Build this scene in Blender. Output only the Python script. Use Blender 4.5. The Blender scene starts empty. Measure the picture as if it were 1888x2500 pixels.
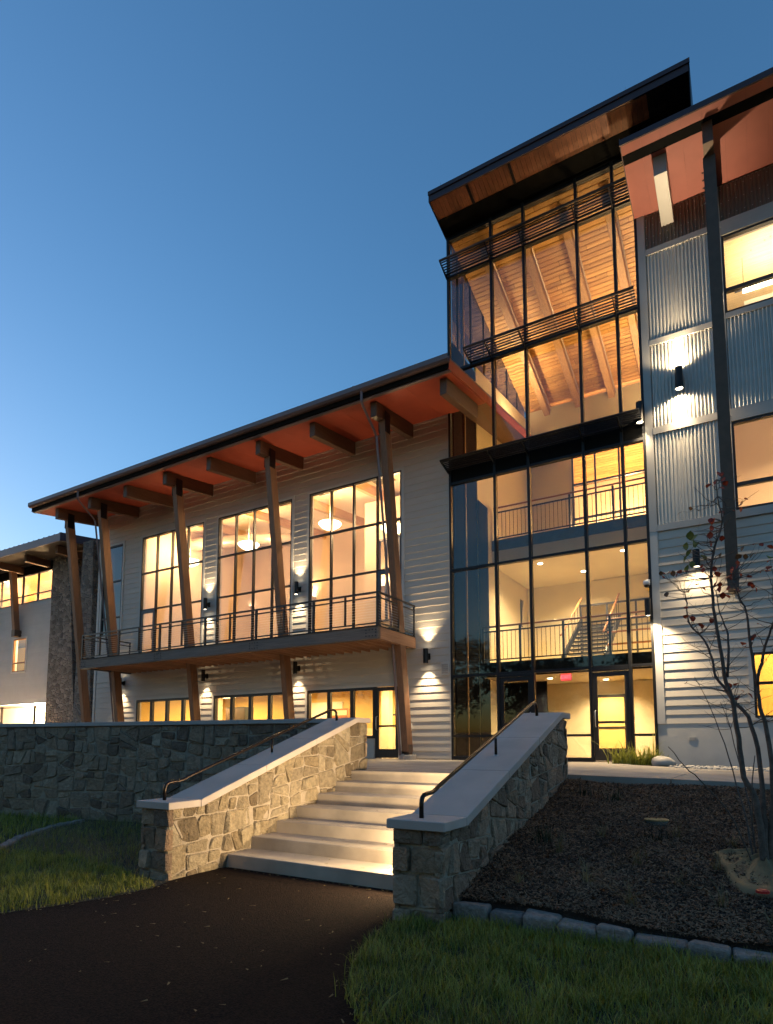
import bpy, math, random
import numpy as np
from mathutils import Vector, Matrix

random.seed(7); rng = np.random.default_rng(7)
sc = bpy.context.scene

# ------------------------------------------------------------------ camera
cam = bpy.data.cameras.new('camera'); cam_o = bpy.data.objects.new('camera', cam)
sc.collection.objects.link(cam_o); sc.camera = cam_o
cam.sensor_fit = 'HORIZONTAL'; cam.sensor_width = 36.0; cam.lens = 36 * 1499 / 1888
cam.shift_y = (1672 - 1250) / 1888; cam.clip_start = 0.05; cam.clip_end = 6000
cam_o.location = (0, 0, 0.442)
cam_o.rotation_euler = (math.pi / 2 + math.radians(5.49), 0, math.radians(30.92))

# ------------------------------------------------------------------ dusk sky, exposure
world = bpy.data.worlds.new('World'); sc.world = world; world.use_nodes = True
wn = world.node_tree; bg = wn.nodes['Background']
sky = wn.nodes.new('ShaderNodeTexSky'); sky.sky_type = 'NISHITA'; sky.sun_disc = False
sky.sun_elevation = math.radians(1.0); sky.sun_rotation = math.radians(274)
sky.dust_density = 0.9; sky.ozone_density = 3.4; sky.air_density = 1.0
tint = wn.nodes.new('ShaderNodeVectorMath'); tint.operation = 'MULTIPLY'; tint.inputs[1].default_value = (1.01, 1.075, 0.93)   # camera white balance
wn.links.new(sky.outputs[0], tint.inputs[0]); wn.links.new(tint.outputs[0], bg.inputs[0]); bg.inputs[1].default_value = 0.15
sc.view_settings.view_transform = 'Standard'; sc.view_settings.look = 'None'
sc.view_settings.gamma = 1.0; sc.view_settings.use_curve_mapping = False
sc.view_settings.exposure = 2.68

sc.render.engine = 'CYCLES'
cy = sc.cycles
cy.use_denoising = True
try: cy.denoiser = 'OPENIMAGEDENOISE'
except Exception: pass
cy.max_bounces = 8; cy.diffuse_bounces = 4; cy.glossy_bounces = 4; cy.transmission_bounces = 4
cy.transparent_max_bounces = 24; cy.sample_clamp_indirect = 4.0; cy.sample_clamp_direct = 0
cy.caustics_reflective = False; cy.caustics_refractive = False
LW = 2.7        # overall lamp power

# ------------------------------------------------------------------ materials
MATS = {}
def newmat(name):
    m = bpy.data.materials.new(name); m.use_nodes = True
    nt = m.node_tree; b = nt.nodes['Principled BSDF']
    MATS[name] = m
    return m, nt, b
def N(nt, t, **k):
    n = nt.nodes.new(t)
    for a, v in k.items(): setattr(n, a, v)
    return n
def plain(name, col, rough=0.6, metal=0.0, var=0.12, scale=6.0, bump=0.0, bscale=60.0, rnd=0.0, spec=0.5, stretch=None, detail=4.0):
    """principled with soft noise variation in the colour, fine bump, and optional per-object variation"""
    m, nt, b = newmat(name)
    tc = N(nt, 'ShaderNodeTexCoord'); mp = N(nt, 'ShaderNodeMapping')
    nt.links.new(tc.outputs['Object'], mp.inputs[0])
    if stretch: mp.inputs['Scale'].default_value = stretch
    nz = N(nt, 'ShaderNodeTexNoise'); nz.inputs['Scale'].default_value = scale; nz.inputs['Detail'].default_value = detail
    nt.links.new(mp.outputs[0], nz.inputs['Vector'])
    rp = N(nt, 'ShaderNodeValToRGB')
    rp.color_ramp.elements[0].position = 0.3; rp.color_ramp.elements[1].position = 0.7
    rp.color_ramp.elements[0].color = tuple(max(0, c * (1 - var)) for c in col) + (1,)
    rp.color_ramp.elements[1].color = tuple(min(1, c * (1 + var)) for c in col) + (1,)
    nt.links.new(nz.outputs['Fac'], rp.inputs[0])
    out = rp.outputs[0]
    if rnd:
        oi = N(nt, 'ShaderNodeObjectInfo'); mr = N(nt, 'ShaderNodeMapRange')
        mr.inputs['To Min'].default_value = 1 - rnd; mr.inputs['To Max'].default_value = 1 + rnd
        nt.links.new(oi.outputs['Random'], mr.inputs['Value'])
        mx = N(nt, 'ShaderNodeVectorMath', operation='SCALE')
        nt.links.new(out, mx.inputs[0]); nt.links.new(mr.outputs[0], mx.inputs['Scale']); out = mx.outputs[0]
    nt.links.new(out, b.inputs['Base Color'])
    b.inputs['Roughness'].default_value = rough; b.inputs['Metallic'].default_value = metal
    b.inputs['Specular IOR Level'].default_value = spec
    if bump:
        n2 = N(nt, 'ShaderNodeTexNoise'); n2.inputs['Scale'].default_value = bscale; n2.inputs['Detail'].default_value = 5
        nt.links.new(mp.outputs[0], n2.inputs['Vector'])
        bp = N(nt, 'ShaderNodeBump'); bp.inputs['Strength'].default_value = bump; bp.inputs['Distance'].default_value = 0.02
        nt.links.new(n2.outputs['Fac'], bp.inputs['Height']); nt.links.new(bp.outputs[0], b.inputs['Normal'])
    return m
def emis(name, col, s):
    m, nt, b = newmat(name)
    b.inputs['Base Color'].default_value = (0.8, 0.8, 0.8, 1)
    b.inputs['Emission Color'].default_value = tuple(col) + (1,); b.inputs['Emission Strength'].default_value = s
    return m
def glass(name, tint=(0.93, 0.95, 0.95), ior=1.5, gloss=0.02):
    m, nt, b = newmat(name)
    nt.nodes.remove(b); o = nt.nodes['Material Output']
    tr = N(nt, 'ShaderNodeBsdfTransparent'); tr.inputs[0].default_value = tuple(tint) + (1,)
    gl = N(nt, 'ShaderNodeBsdfGlossy'); gl.inputs['Roughness'].default_value = gloss; gl.inputs['Color'].default_value = (0.95, 0.97, 1, 1)
    lwt = N(nt, 'ShaderNodeLayerWeight'); pw_ = N(nt, 'ShaderNodeMath', operation='POWER'); pw_.inputs[1].default_value = 5.0   # Schlick, same from both sides
    r0 = ((ior - 1) / (ior + 1)) ** 2
    fr = N(nt, 'ShaderNodeMath', operation='MULTIPLY_ADD'); fr.inputs[1].default_value = 1 - r0; fr.inputs[2].default_value = r0
    nt.links.new(lwt.outputs['Facing'], pw_.inputs[0]); nt.links.new(pw_.outputs[0], fr.inputs[0])
    tc = N(nt, 'ShaderNodeTexCoord'); nz = N(nt, 'ShaderNodeTexNoise'); nz.inputs['Scale'].default_value = 0.7
    nt.links.new(tc.outputs['Object'], nz.inputs['Vector'])
    bp = N(nt, 'ShaderNodeBump'); bp.inputs['Strength'].default_value = 0.02; bp.inputs['Distance'].default_value = 0.05
    nt.links.new(nz.outputs['Fac'], bp.inputs['Height']); nt.links.new(bp.outputs[0], gl.inputs['Normal'])
    mx = N(nt, 'ShaderNodeMixShader')
    nt.links.new(fr.outputs[0], mx.inputs[0]); nt.links.new(tr.outputs[0], mx.inputs[1]); nt.links.new(gl.outputs[0], mx.inputs[2])
    nt.links.new(mx.outputs[0], o.inputs[0])
    return m
def wood(name, c0, c1, axis='Z', rough=0.55, rnd=0.12, knots=False, ring=9.0, bump=0.25):
    """streaky grain running along AXIS of the object"""
    m, nt, b = newmat(name)
    tc = N(nt, 'ShaderNodeTexCoord'); mp = N(nt, 'ShaderNodeMapping')
    s = [ring * 2.2] * 3; s['XYZ'.index(axis)] = ring * 0.09
    mp.inputs['Scale'].default_value = s
    oi = N(nt, 'ShaderNodeObjectInfo')
    ad = N(nt, 'ShaderNodeVectorMath', operation='ADD'); sm = N(nt, 'ShaderNodeVectorMath', operation='SCALE'); sm.inputs[0].default_value = (37, 23, 51)
    nt.links.new(oi.outputs['Random'], sm.inputs['Scale'])
    nt.links.new(tc.outputs['Object'], ad.inputs[0]); nt.links.new(sm.outputs[0], ad.inputs[1]); nt.links.new(ad.outputs[0], mp.inputs[0])
    nz = N(nt, 'ShaderNodeTexNoise'); nz.inputs['Scale'].default_value = 1.6; nz.inputs['Detail'].default_value = 6; nz.inputs['Distortion'].default_value = 0.6
    nt.links.new(mp.outputs[0], nz.inputs['Vector'])
    rp = N(nt, 'ShaderNodeValToRGB'); rp.color_ramp.elements[0].position = 0.32; rp.color_ramp.elements[1].position = 0.68
    rp.color_ramp.elements[0].color = tuple(c0) + (1,); rp.color_ramp.elements[1].color = tuple(c1) + (1,)
    nt.links.new(nz.outputs['Fac'], rp.inputs[0]); out = rp.outputs[0]
    if knots:
        vo = N(nt, 'ShaderNodeTexVoronoi'); vo.inputs['Scale'].default_value = 5.5
        nt.links.new(ad.outputs[0], vo.inputs['Vector'])
        kr = N(nt, 'ShaderNodeValToRGB'); kr.color_ramp.elements[0].position = 0.05; kr.color_ramp.elements[1].position = 0.12
        kr.color_ramp.elements[0].color = (0.45, 0.3, 0.2, 1); kr.color_ramp.elements[1].color = (1, 1, 1, 1)
        nt.links.new(vo.outputs['Distance'], kr.inputs[0])
        mm = N(nt, 'ShaderNodeMix', data_type='RGBA', blend_type='MULTIPLY'); mm.inputs[0].default_value = 1
        nt.links.new(out, mm.inputs[6]); nt.links.new(kr.outputs[0], mm.inputs[7]); out = mm.outputs[2]
    mr = N(nt, 'ShaderNodeMapRange'); mr.inputs['To Min'].default_value = 1 - rnd; mr.inputs['To Max'].default_value = 1 + rnd
    nt.links.new(oi.outputs['Random'], mr.inputs['Value'])
    mx = N(nt, 'ShaderNodeVectorMath', operation='SCALE'); nt.links.new(out, mx.inputs[0]); nt.links.new(mr.outputs[0], mx.inputs['Scale'])
    nt.links.new(mx.outputs[0], b.inputs['Base Color']); b.inputs['Roughness'].default_value = rough
    bp = N(nt, 'ShaderNodeBump'); bp.inputs['Strength'].default_value = bump; bp.inputs['Distance'].default_value = 0.004
    nt.links.new(nz.outputs['Fac'], bp.inputs['Height']); nt.links.new(bp.outputs[0], b.inputs['Normal'])
    return m
def stone_mat(name, cols, bscale=26.0, bump=1.0, mottle=13.0):
    m, nt, b = newmat(name)
    tc = N(nt, 'ShaderNodeTexCoord'); oi = N(nt, 'ShaderNodeObjectInfo')
    rp = N(nt, 'ShaderNodeValToRGB'); rp.color_ramp.interpolation = 'LINEAR'
    e = rp.color_ramp.elements
    e[0].position = 0; e[0].color = tuple(cols[0]) + (1,); e[1].position = 1; e[1].color = tuple(cols[-1]) + (1,)
    for i, c in enumerate(cols[1:-1]):
        q = e.new((i + 1) / (len(cols) - 1)); q.color = tuple(c) + (1,)
    nt.links.new(oi.outputs['Random'], rp.inputs[0])
    nz = N(nt, 'ShaderNodeTexNoise'); nz.inputs['Scale'].default_value = mottle; nz.inputs['Detail'].default_value = 7; nz.inputs['Roughness'].default_value = 0.65
    nt.links.new(tc.outputs['Object'], nz.inputs['Vector'])
    r2 = N(nt, 'ShaderNodeValToRGB'); r2.color_ramp.elements[0].position = 0.3; r2.color_ramp.elements[1].position = 0.72
    r2.color_ramp.elements[0].color = (0.60, 0.58, 0.55, 1); r2.color_ramp.elements[1].color = (1.25, 1.22, 1.17, 1)
    nt.links.new(nz.outputs['Fac'], r2.inputs[0])
    mm = N(nt, 'ShaderNodeMix', data_type='RGBA', blend_type='MULTIPLY'); mm.inputs[0].default_value = 1
    nt.links.new(rp.outputs[0], mm.inputs[6]); nt.links.new(r2.outputs[0], mm.inputs[7])
    nt.links.new(mm.outputs[2], b.inputs['Base Color']); b.inputs['Roughness'].default_value = 0.85
    b.inputs['Specular IOR Level'].default_value = 0.25
    n2 = N(nt, 'ShaderNodeTexNoise'); n2.inputs['Scale'].default_value = bscale; n2.inputs['Detail'].default_value = 8; n2.inputs['Roughness'].default_value = 0.6
    nt.links.new(tc.outputs['Object'], n2.inputs['Vector'])
    bp = N(nt, 'ShaderNodeBump'); bp.inputs['Strength'].default_value = bump; bp.inputs['Distance'].default_value = 0.05
    nt.links.new(n2.outputs['Fac'], bp.inputs['Height']); nt.links.new(bp.outputs[0], b.inputs['Normal'])
    return m
def small_stone_wall_mat(name):
    """far fieldstone facing: voronoi stones with lighter joints, too small to model singly"""
    m, nt, b = newmat(name)
    tc = N(nt, 'ShaderNodeTexCoord'); mp = N(nt, 'ShaderNodeMapping'); mp.inputs['Scale'].default_value = (1, 1, 1.25)
    nt.links.new(tc.outputs['Object'], mp.inputs[0])
    vo = N(nt, 'ShaderNodeTexVoronoi', feature='DISTANCE_TO_EDGE'); vc = N(nt, 'ShaderNodeTexVoronoi')
    for v in (vo, vc):
        v.inputs['Scale'].default_value = 4.2; nt.links.new(mp.outputs[0], v.inputs['Vector'])
    rp = N(nt, 'ShaderNodeValToRGB'); rp.color_ramp.elements[0].color = (0.13, 0.10, 0.08, 1); rp.color_ramp.elements[1].color = (0.30, 0.25, 0.20, 1)
    sp = N(nt, 'ShaderNodeSeparateColor'); nt.links.new(vc.outputs['Color'], sp.inputs[0]); nt.links.new(sp.outputs[0], rp.inputs[0])
    jr = N(nt, 'ShaderNodeValToRGB'); jr.color_ramp.elements[0].position = 0.02; jr.color_ramp.elements[1].position = 0.07
    nt.links.new(vo.outputs['Distance'], jr.inputs[0])
    mx = N(nt, 'ShaderNodeMix', data_type='RGBA'); mx.inputs[6].default_value = (0.22, 0.20, 0.17, 1)
    nt.links.new(jr.outputs[0], mx.inputs[0]); nt.links.new(rp.outputs[0], mx.inputs[7]); nt.links.new(mx.outputs[2], b.inputs['Base Color'])
    b.inputs['Roughness'].default_value = 0.9
    h = N(nt, 'ShaderNodeMath', operation='MINIMUM'); h.inputs[1].default_value = 0.14; nt.links.new(vo.outputs['Distance'], h.inputs[0])
    nz = N(nt, 'ShaderNodeTexNoise'); nz.inputs['Scale'].default_value = 14; nt.links.new(tc.outputs['Object'], nz.inputs['Vector'])
    ma = N(nt, 'ShaderNodeMath', operation='MULTIPLY_ADD'); ma.inputs[1].default_value = 0.08; nt.links.new(nz.outputs['Fac'], ma.inputs[0]); nt.links.new(h.outputs[0], ma.inputs[2])
    bp = N(nt, 'ShaderNodeBump'); bp.inputs['Strength'].default_value = 1.0; bp.inputs['Distance'].default_value = 0.35
    nt.links.new(ma.outputs[0], bp.inputs['Height']); nt.links.new(bp.outputs[0], b.inputs['Normal'])
    return m

plain('siding', (0.53, 0.475, 0.405), 0.55, var=0.04, scale=2.0, bump=0.12, bscale=40, rnd=0.035, stretch=(1, 1, 5))
plain('siding_far', (0.44, 0.42, 0.40), 0.6, var=0.04, scale=2.0, rnd=0.03)
plain('trim', (0.53, 0.50, 0.455), 0.5, var=0.03, scale=3)
plain('stucco', (0.55, 0.52, 0.47), 0.85, var=0.05, scale=3, bump=0.35, bscale=120)
plain('bronze', (0.035, 0.030, 0.028), 0.4, metal=0.3, var=0.1)
plain('grey_frame', (0.09, 0.09, 0.10), 0.4, metal=0.3, var=0.1)
plain('black_metal', (0.012, 0.012, 0.014), 0.45, metal=0.4, var=0.15)
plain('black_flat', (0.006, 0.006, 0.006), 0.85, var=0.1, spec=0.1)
plain('steel_paint', (0.095, 0.058, 0.038), 0.5, metal=0.2, var=0.15, bump=0.05)
plain('roof_metal', (0.19, 0.125, 0.115), 0.42, metal=0.4, var=0.08, scale=1.5)
plain('roof_dark', (0.060, 0.034, 0.036), 0.45, metal=0.3, var=0.1, scale=1.5)
plain('galvanized', (0.55, 0.525, 0.48), 0.4, metal=0.3, var=0.06, scale=2.0)
plain('brown_lit_metal', (0.20, 0.155, 0.12), 0.42, metal=0.4, var=0.08, scale=2.0)  # top corrugated panels: brown cast of the light put into the metal colour
plain('grey_trim', (0.38, 0.36, 0.335), 0.45, metal=0.2, var=0.05, scale=2.0)
plain('soffit_red', (0.40, 0.065, 0.028), 0.6, var=0.06, scale=3, rnd=0.05)
plain('soffit_pink', (0.35, 0.105, 0.078), 0.6, var=0.05, scale=3, rnd=0.015)
wood('timber', (0.18, 0.084, 0.040), (0.26, 0.125, 0.062), 'Z', 0.6, 0.1)
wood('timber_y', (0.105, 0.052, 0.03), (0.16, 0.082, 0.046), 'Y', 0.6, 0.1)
wood('timber_grey', (0.10, 0.08, 0.065), (0.16, 0.125, 0.10), 'X', 0.65, 0.1)
wood('joist_wood', (0.30, 0.15, 0.08), (0.42, 0.22, 0.12), 'Y', 0.7, 0.15)
wood('ceiling_pine', (0.50, 0.26, 0.070), (0.68, 0.40, 0.135), 'X', 0.5, 0.2, knots=True, ring=7)
wood('glulam', (0.40, 0.23, 0.11), (0.52, 0.32, 0.16), 'Y', 0.5, 0.05)
wood('rail_wood', (0.33, 0.13, 0.045), (0.45, 0.20, 0.075), 'X', 0.4, 0.05)
wood('soffit_board', (0.19, 0.068, 0.032), (0.28, 0.105, 0.05), 'Y', 0.5, 0.12)
plain('deck_dark', (0.035, 0.028, 0.023), 0.8, var=0.2, scale=8)
wood('pale_pine', (0.66, 0.52, 0.30), (0.78, 0.64, 0.40), 'X', 0.5, 0.1, knots=True)
plain('cream', (0.70, 0.61, 0.41), 0.75, var=0.03, scale=1.5)
plain('cream_warm', (0.72, 0.57, 0.43), 0.75, var=0.03, scale=1.5)
plain('yellow_wall', (0.66, 0.47, 0.15), 0.75, var=0.03, scale=1.5)
plain('white_ceiling', (0.72, 0.66, 0.56), 0.8, var=0.03)
plain('unlit_black', (0.008, 0.009, 0.014), 0.9, var=0.1, spec=0.05)  # near-black colour stands for unlit depth behind the tower glass
plain('floor_int', (0.16, 0.12, 0.09), 0.5, var=0.1)
plain('duct', (0.55, 0.45, 0.36), 0.35, metal=0.5, var=0.05)
plain('concrete', (0.42, 0.36, 0.29), 0.85, var=0.24, scale=2.0, bump=0.35, bscale=90, rnd=0.04, detail=8)
plain('patio_concrete', (0.40, 0.34, 0.275), 0.8, var=0.20, scale=1.6, bump=0.2, bscale=110, detail=8)
plain('precast', (0.44, 0.38, 0.335), 0.75, var=0.10, scale=2.2, bump=0.15, bscale=110, detail=8)
plain('mortar', (0.36, 0.30, 0.225), 0.95, var=0.15, scale=7, bump=0.8, bscale=45)
plain('asphalt', (0.015, 0.0083, 0.0057), 0.9, var=0.95, scale=75, bump=1.0, bscale=95, detail=3, spec=0.12)
plain('soil', (0.034, 0.020, 0.012), 0.95, var=0.4, scale=14, bump=1.0, bscale=60)
plain('lawn_soil', (0.018, 0.018, 0.009), 0.95, var=0.4, scale=14, bump=0.6, bscale=60)
plain('ground_far', (0.03, 0.035, 0.02), 0.95, var=0.3, scale=0.5)
plain('granite', (0.22, 0.18, 0.15), 0.85, var=0.3, scale=25, bump=0.8, bscale=40, rnd=0.15)
plain('river_stone', (0.50, 0.45, 0.38), 0.7, var=0.2, scale=6)
plain('bark', (0.12, 0.09, 0.07), 0.9, var=0.3, scale=18, bump=0.6, bscale=60)
plain('sconce_metal', (0.022, 0.019, 0.018), 0.42, metal=0.5, var=0.1)
plain('handrail_metal', (0.030, 0.020, 0.014), 0.28, metal=0.7, var=0.15)
plain('white_plastic', (0.7, 0.7, 0.7), 0.4, var=0.02)
plain('bag_canvas', (0.24, 0.15, 0.065), 0.7, var=0.15, scale=9, bump=0.3, bscale=200)
plain('red_plastic', (0.5, 0.02, 0.02), 0.4, var=0.1)
plain('lid_metal', (0.32, 0.25, 0.11), 0.6, metal=0.3, var=0.4, scale=40, bump=0.9, bscale=60)
plain('concrete_dark', (0.16, 0.15, 0.135), 0.9, var=0.25, scale=8, bump=0.5, bscale=60)
plain('office_cloth', (0.35, 0.07, 0.03), 0.8, var=0.1)
plain('steel_bright', (0.55, 0.55, 0.55), 0.3, metal=0.9, var=0.05)
stone_mat('fieldstone', [(0.13, 0.115, 0.095), (0.20, 0.175, 0.145), (0.26, 0.225, 0.18), (0.22, 0.20, 0.175), (0.30, 0.26, 0.20), (0.17, 0.14, 0.11)])
stone_mat('fieldstone_lit', [(0.26, 0.205, 0.13), (0.37, 0.31, 0.21), (0.33, 0.275, 0.19), (0.17, 0.13, 0.085), (0.40, 0.345, 0.25), (0.35, 0.29, 0.20)])  # stair-side faces: warm lamp light put into the stone colour
stone_mat('fieldstone_unlit', [(0.23, 0.16, 0.115), (0.34, 0.25, 0.18), (0.41, 0.31, 0.225), (0.17, 0.12, 0.09), (0.45, 0.35, 0.255), (0.30, 0.21, 0.14)])  # same stone, toned for faces away from the lamps
small_stone_wall_mat('pier_stone')
glass('glass_clear', (0.93, 0.93, 0.92), 1.6)
glass('glass_tower', (0.86, 0.83, 0.77), 1.62)
glass('glass_side', (0.34, 0.36, 0.42), 1.6)
WARM = (1.0, 0.67, 0.33); WARM2 = (1.0, 0.66, 0.28); NEUT = (1.0, 0.77, 0.47)
emis('bowl_glow', (1.0, 0.78, 0.45), 2.2)
emis('tube_glow', (1.0, 0.86, 0.62), 4.0)
emis('tube_yellow', (1.0, 0.80, 0.40), 3.0)
emis('lens_glow', (1.0, 0.84, 0.58), 3.5)
emis('down_glow', (1.0, 0.86, 0.60), 7.0)
emis('exit_glow', (1.0, 0.004, 0.03), 0.30)
emis('exit_letter', (1.0, 0.16, 0.22), 0.5)
emis('porch_glow', (1.0, 0.86, 0.62), 9.0)

def leafmat(name, c0, c1, rough=0.5, trans=0.35, island=False):
    m, nt, b = newmat(name)
    o = nt.nodes['Material Output']
    tc = N(nt, 'ShaderNodeTexCoord'); nz = N(nt, 'ShaderNodeTexNoise'); nz.inputs['Scale'].default_value = 2.5; nz.inputs['Detail'].default_value = 5
    nt.links.new(tc.outputs['Object'], nz.inputs['Vector'])
    oi = N(nt, 'ShaderNodeObjectInfo')
    ad = N(nt, 'ShaderNodeMath', operation='MULTIPLY_ADD'); ad.inputs[1].default_value = 0.5; nt.links.new(oi.outputs['Random'], ad.inputs[0])
    su = N(nt, 'ShaderNodeMath', operation='SUBTRACT'); su.inputs[1].default_value = 0.25
    nt.links.new(nz.outputs['Fac'], su.inputs[0]); nt.links.new(su.outputs[0], ad.inputs[2])
    if island:
        ge = N(nt, 'ShaderNodeNewGeometry'); nt.links.new(ge.outputs['Random Per Island'], ad.inputs[0]); ad.inputs[1].default_value = 0.62
    rp = N(nt, 'ShaderNodeValToRGB'); rp.color_ramp.elements[0].position = 0.25; rp.color_ramp.elements[1].position = 0.75
    rp.color_ramp.elements[0].color = tuple(c0) + (1,); rp.color_ramp.elements[1].color = tuple(c1) + (1,)
    nt.links.new(ad.outputs[0], rp.inputs[0]); nt.links.new(rp.outputs[0], b.inputs['Base Color'])
    b.inputs['Roughness'].default_value = rough
    tl = N(nt, 'ShaderNodeBsdfTranslucent'); nt.links.new(rp.outputs[0], tl.inputs[0])
    mx = N(nt, 'ShaderNodeMixShader'); mx.inputs[0].default_value = trans
    nt.links.new(b.outputs[0], mx.inputs[1]); nt.links.new(tl.outputs[0], mx.inputs[2]); nt.links.new(mx.outputs[0], o.inputs[0])
    return m
leafmat('leaf_red', (0.20, 0.022, 0.012), (0.38, 0.075, 0.03))
leafmat('leaf_green', (0.09, 0.13, 0.025), (0.16, 0.19, 0.045))
leafmat('leaf_brown', (0.10, 0.055, 0.025), (0.20, 0.12, 0.05))
leafmat('grass_blade', (0.065, 0.095, 0.008), (0.33, 0.33, 0.045), 0.5, 0.3, island=True)
leafmat('grass_dry', (0.16, 0.125, 0.05), (0.30, 0.24, 0.11), 0.6, 0.3)
leafmat('lily_leaf', (0.16, 0.19, 0.02), (0.34, 0.34, 0.05), 0.45, 0.3)
leafmat('tree_leaf', (0.012, 0.018, 0.006), (0.03, 0.04, 0.012), 0.6, 0.2)
leafmat('mulch_chip', (0.055, 0.027, 0.014), (0.27, 0.15, 0.082), 0.9, 0.02, island=True)

# ------------------------------------------------------------------ mesh builder
class MB:
    def __init__(s): s.v = []; s.f = []
    def add(s, vs, fs):
        o = len(s.v); s.v += [tuple(v) for v in vs]; s.f += [tuple(i + o for i in f) for f in fs]; return s
    def box(s, x0, x1, y0, y1, z0, z1):
        if x0 > x1: x0, x1 = x1, x0
        if y0 > y1: y0, y1 = y1, y0
        if z0 > z1: z0, z1 = z1, z0
        return s.add([(x0, y0, z0), (x1, y0, z0), (x1, y1, z0), (x0, y1, z0), (x0, y0, z1), (x1, y0, z1), (x1, y1, z1), (x0, y1, z1)],
                     [(0, 3, 2, 1), (4, 5, 6, 7), (0, 1, 5, 4), (1, 2, 6, 5), (2, 3, 7, 6), (3, 0, 4, 7)])
    def hexa(s, b, t):
        return s.add(list(b) + list(t), [(0, 3, 2, 1), (4, 5, 6, 7), (0, 1, 5, 4), (1, 2, 6, 5), (2, 3, 7, 6), (3, 0, 4, 7)])
    def prism_x(s, poly, x0, x1):        # poly: (y,z) counter-clockwise seen from +X
        n = len(poly)
        vs = [(x0, y, z) for y, z in poly] + [(x1, y, z) for y, z in poly]
        fs = [tuple(range(n - 1, -1, -1)), tuple(range(n, 2 * n))] + [(i, (i + 1) % n, n + (i + 1) % n, n + i) for i in range(n)]
        return s.add(vs, fs)
    def tube(s, pts, r, n=8, cap=True):
        pts = [Vector(p) for p in pts]; rs = r if isinstance(r, (list, tuple)) else [r] * len(pts)
        base = len(s.v); up = None
        for i, p in enumerate(pts):
            d = (pts[min(i + 1, len(pts) - 1)] - pts[max(i - 1, 0)])
            d = d.normalized() if d.length > 1e-9 else Vector((0, 0, 1))
            if up is None:
                a = Vector((0, 0, 1)) if abs(d.z) < 0.9 else Vector((1, 0, 0))
                up = (a - d * a.dot(d)).normalized()
            else:
                up = (up - d * up.dot(d)); up = up.normalized() if up.length > 1e-6 else d.orthogonal().normalized()
            sd = d.cross(up)
            for k in range(n):
                t = 2 * math.pi * k / n
                s.v.append(tuple(p + (up * math.cos(t) + sd * math.sin(t)) * rs[i]))
        for i in range(len(pts) - 1):
            for k in range(n):
                a = base + i * n + k; b = base + i * n + (k + 1) % n
                s.f.append((a, b, b + n, a + n))
        if cap:
            s.f.append(tuple(base + k for k in range(n - 1, -1, -1)))
            e = base + (len(pts) - 1) * n; s.f.append(tuple(e + k for k in range(n)))
        return s
    def lathe(s, prof, c=(0, 0, 0), n=20):      # prof: (r,z)
        base = len(s.v)
        for r, z in prof:
            for k in range(n):
                t = 2 * math.pi * k / n
                s.v.append((c[0] + r * math.cos(t), c[1] + r * math.sin(t), c[2] + z))
        for i in range(len(prof) - 1):
            for k in range(n):
                a = base + i * n + k; b = base + i * n + (k + 1) % n
                s.f.append((a, b, b + n, a + n))
        s.f.append(tuple(base + k for k in range(n - 1, -1, -1)))
        e = base + (len(prof) - 1) * n; s.f.append(tuple(e + k for k in range(n)))
        return s
    def mesh(s, name):
        me = bpy.data.meshes.new(name); me.from_pydata(s.v, [], s.f); me.update(); return me
COL = sc.collection
def link_mesh(name, me, mat, parent=None, smooth=False):
    o = bpy.data.objects.new(name, me); COL.objects.link(o)
    if mat and not me.materials: me.materials.append(MATS[mat])
    if parent is not None:
        o.parent = parent; o.matrix_parent_inverse = Matrix.Translation(-world_loc(parent))
    if smooth:
        for p in me.polygons: p.use_smooth = True
    return o
def world_loc(o):
    v = Vector((0, 0, 0)); q = o
    while q is not None:
        v += q.location
        if q.parent is not None: v += q.matrix_parent_inverse.translation
        q = q.parent
    return v
def obj(name, mb, mat, parent=None, smooth=False): return link_mesh(name, mb.mesh(name), mat, parent, smooth)
def bevel(o, w=0.008, seg=1):
    m = o.modifiers.new('bevel', 'BEVEL'); m.width = w; m.segments = seg; m.limit_method = 'ANGLE'; m.angle_limit = math.radians(40)
    return o
def tag(o, label=None, cat=None, group=None, kind=None):
    if label: o['label'] = label
    if cat: o['category'] = cat
    if group: o['group'] = group
    if kind: o['kind'] = kind
    return o
def thing(name, loc, label, cat, group=None):
    o = bpy.data.objects.new(name, None); COL.objects.link(o); o.location = loc; o.empty_display_size = 0.2
    return tag(o, label, cat, group)
def box(name, mat, parent, *b): return obj(name, MB().box(*b), mat, parent)
def light(kind, name, loc, power, col, parent=None, rot=None, size=0.05, spot=80, blend=0.6, sx=None, sy=None):
    l = bpy.data.lights.new(name, kind); l.energy = power * LW; l.color = col
    o = bpy.data.objects.new(name, l); COL.objects.link(o); o.location = loc
    if rot: o.rotation_euler = rot
    if kind == 'SPOT': l.spot_size = math.radians(spot); l.spot_blend = blend; l.shadow_soft_size = size
    elif kind == 'AREA':
        l.shape = 'RECTANGLE'; l.size = sx; l.size_y = sy
    else: l.shadow_soft_size = size
    if parent is not None:
        o.parent = parent; o.matrix_parent_inverse = Matrix.Translation(-world_loc(parent))
    return o

W = 15.5            # plane of the street front (world Y)

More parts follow.
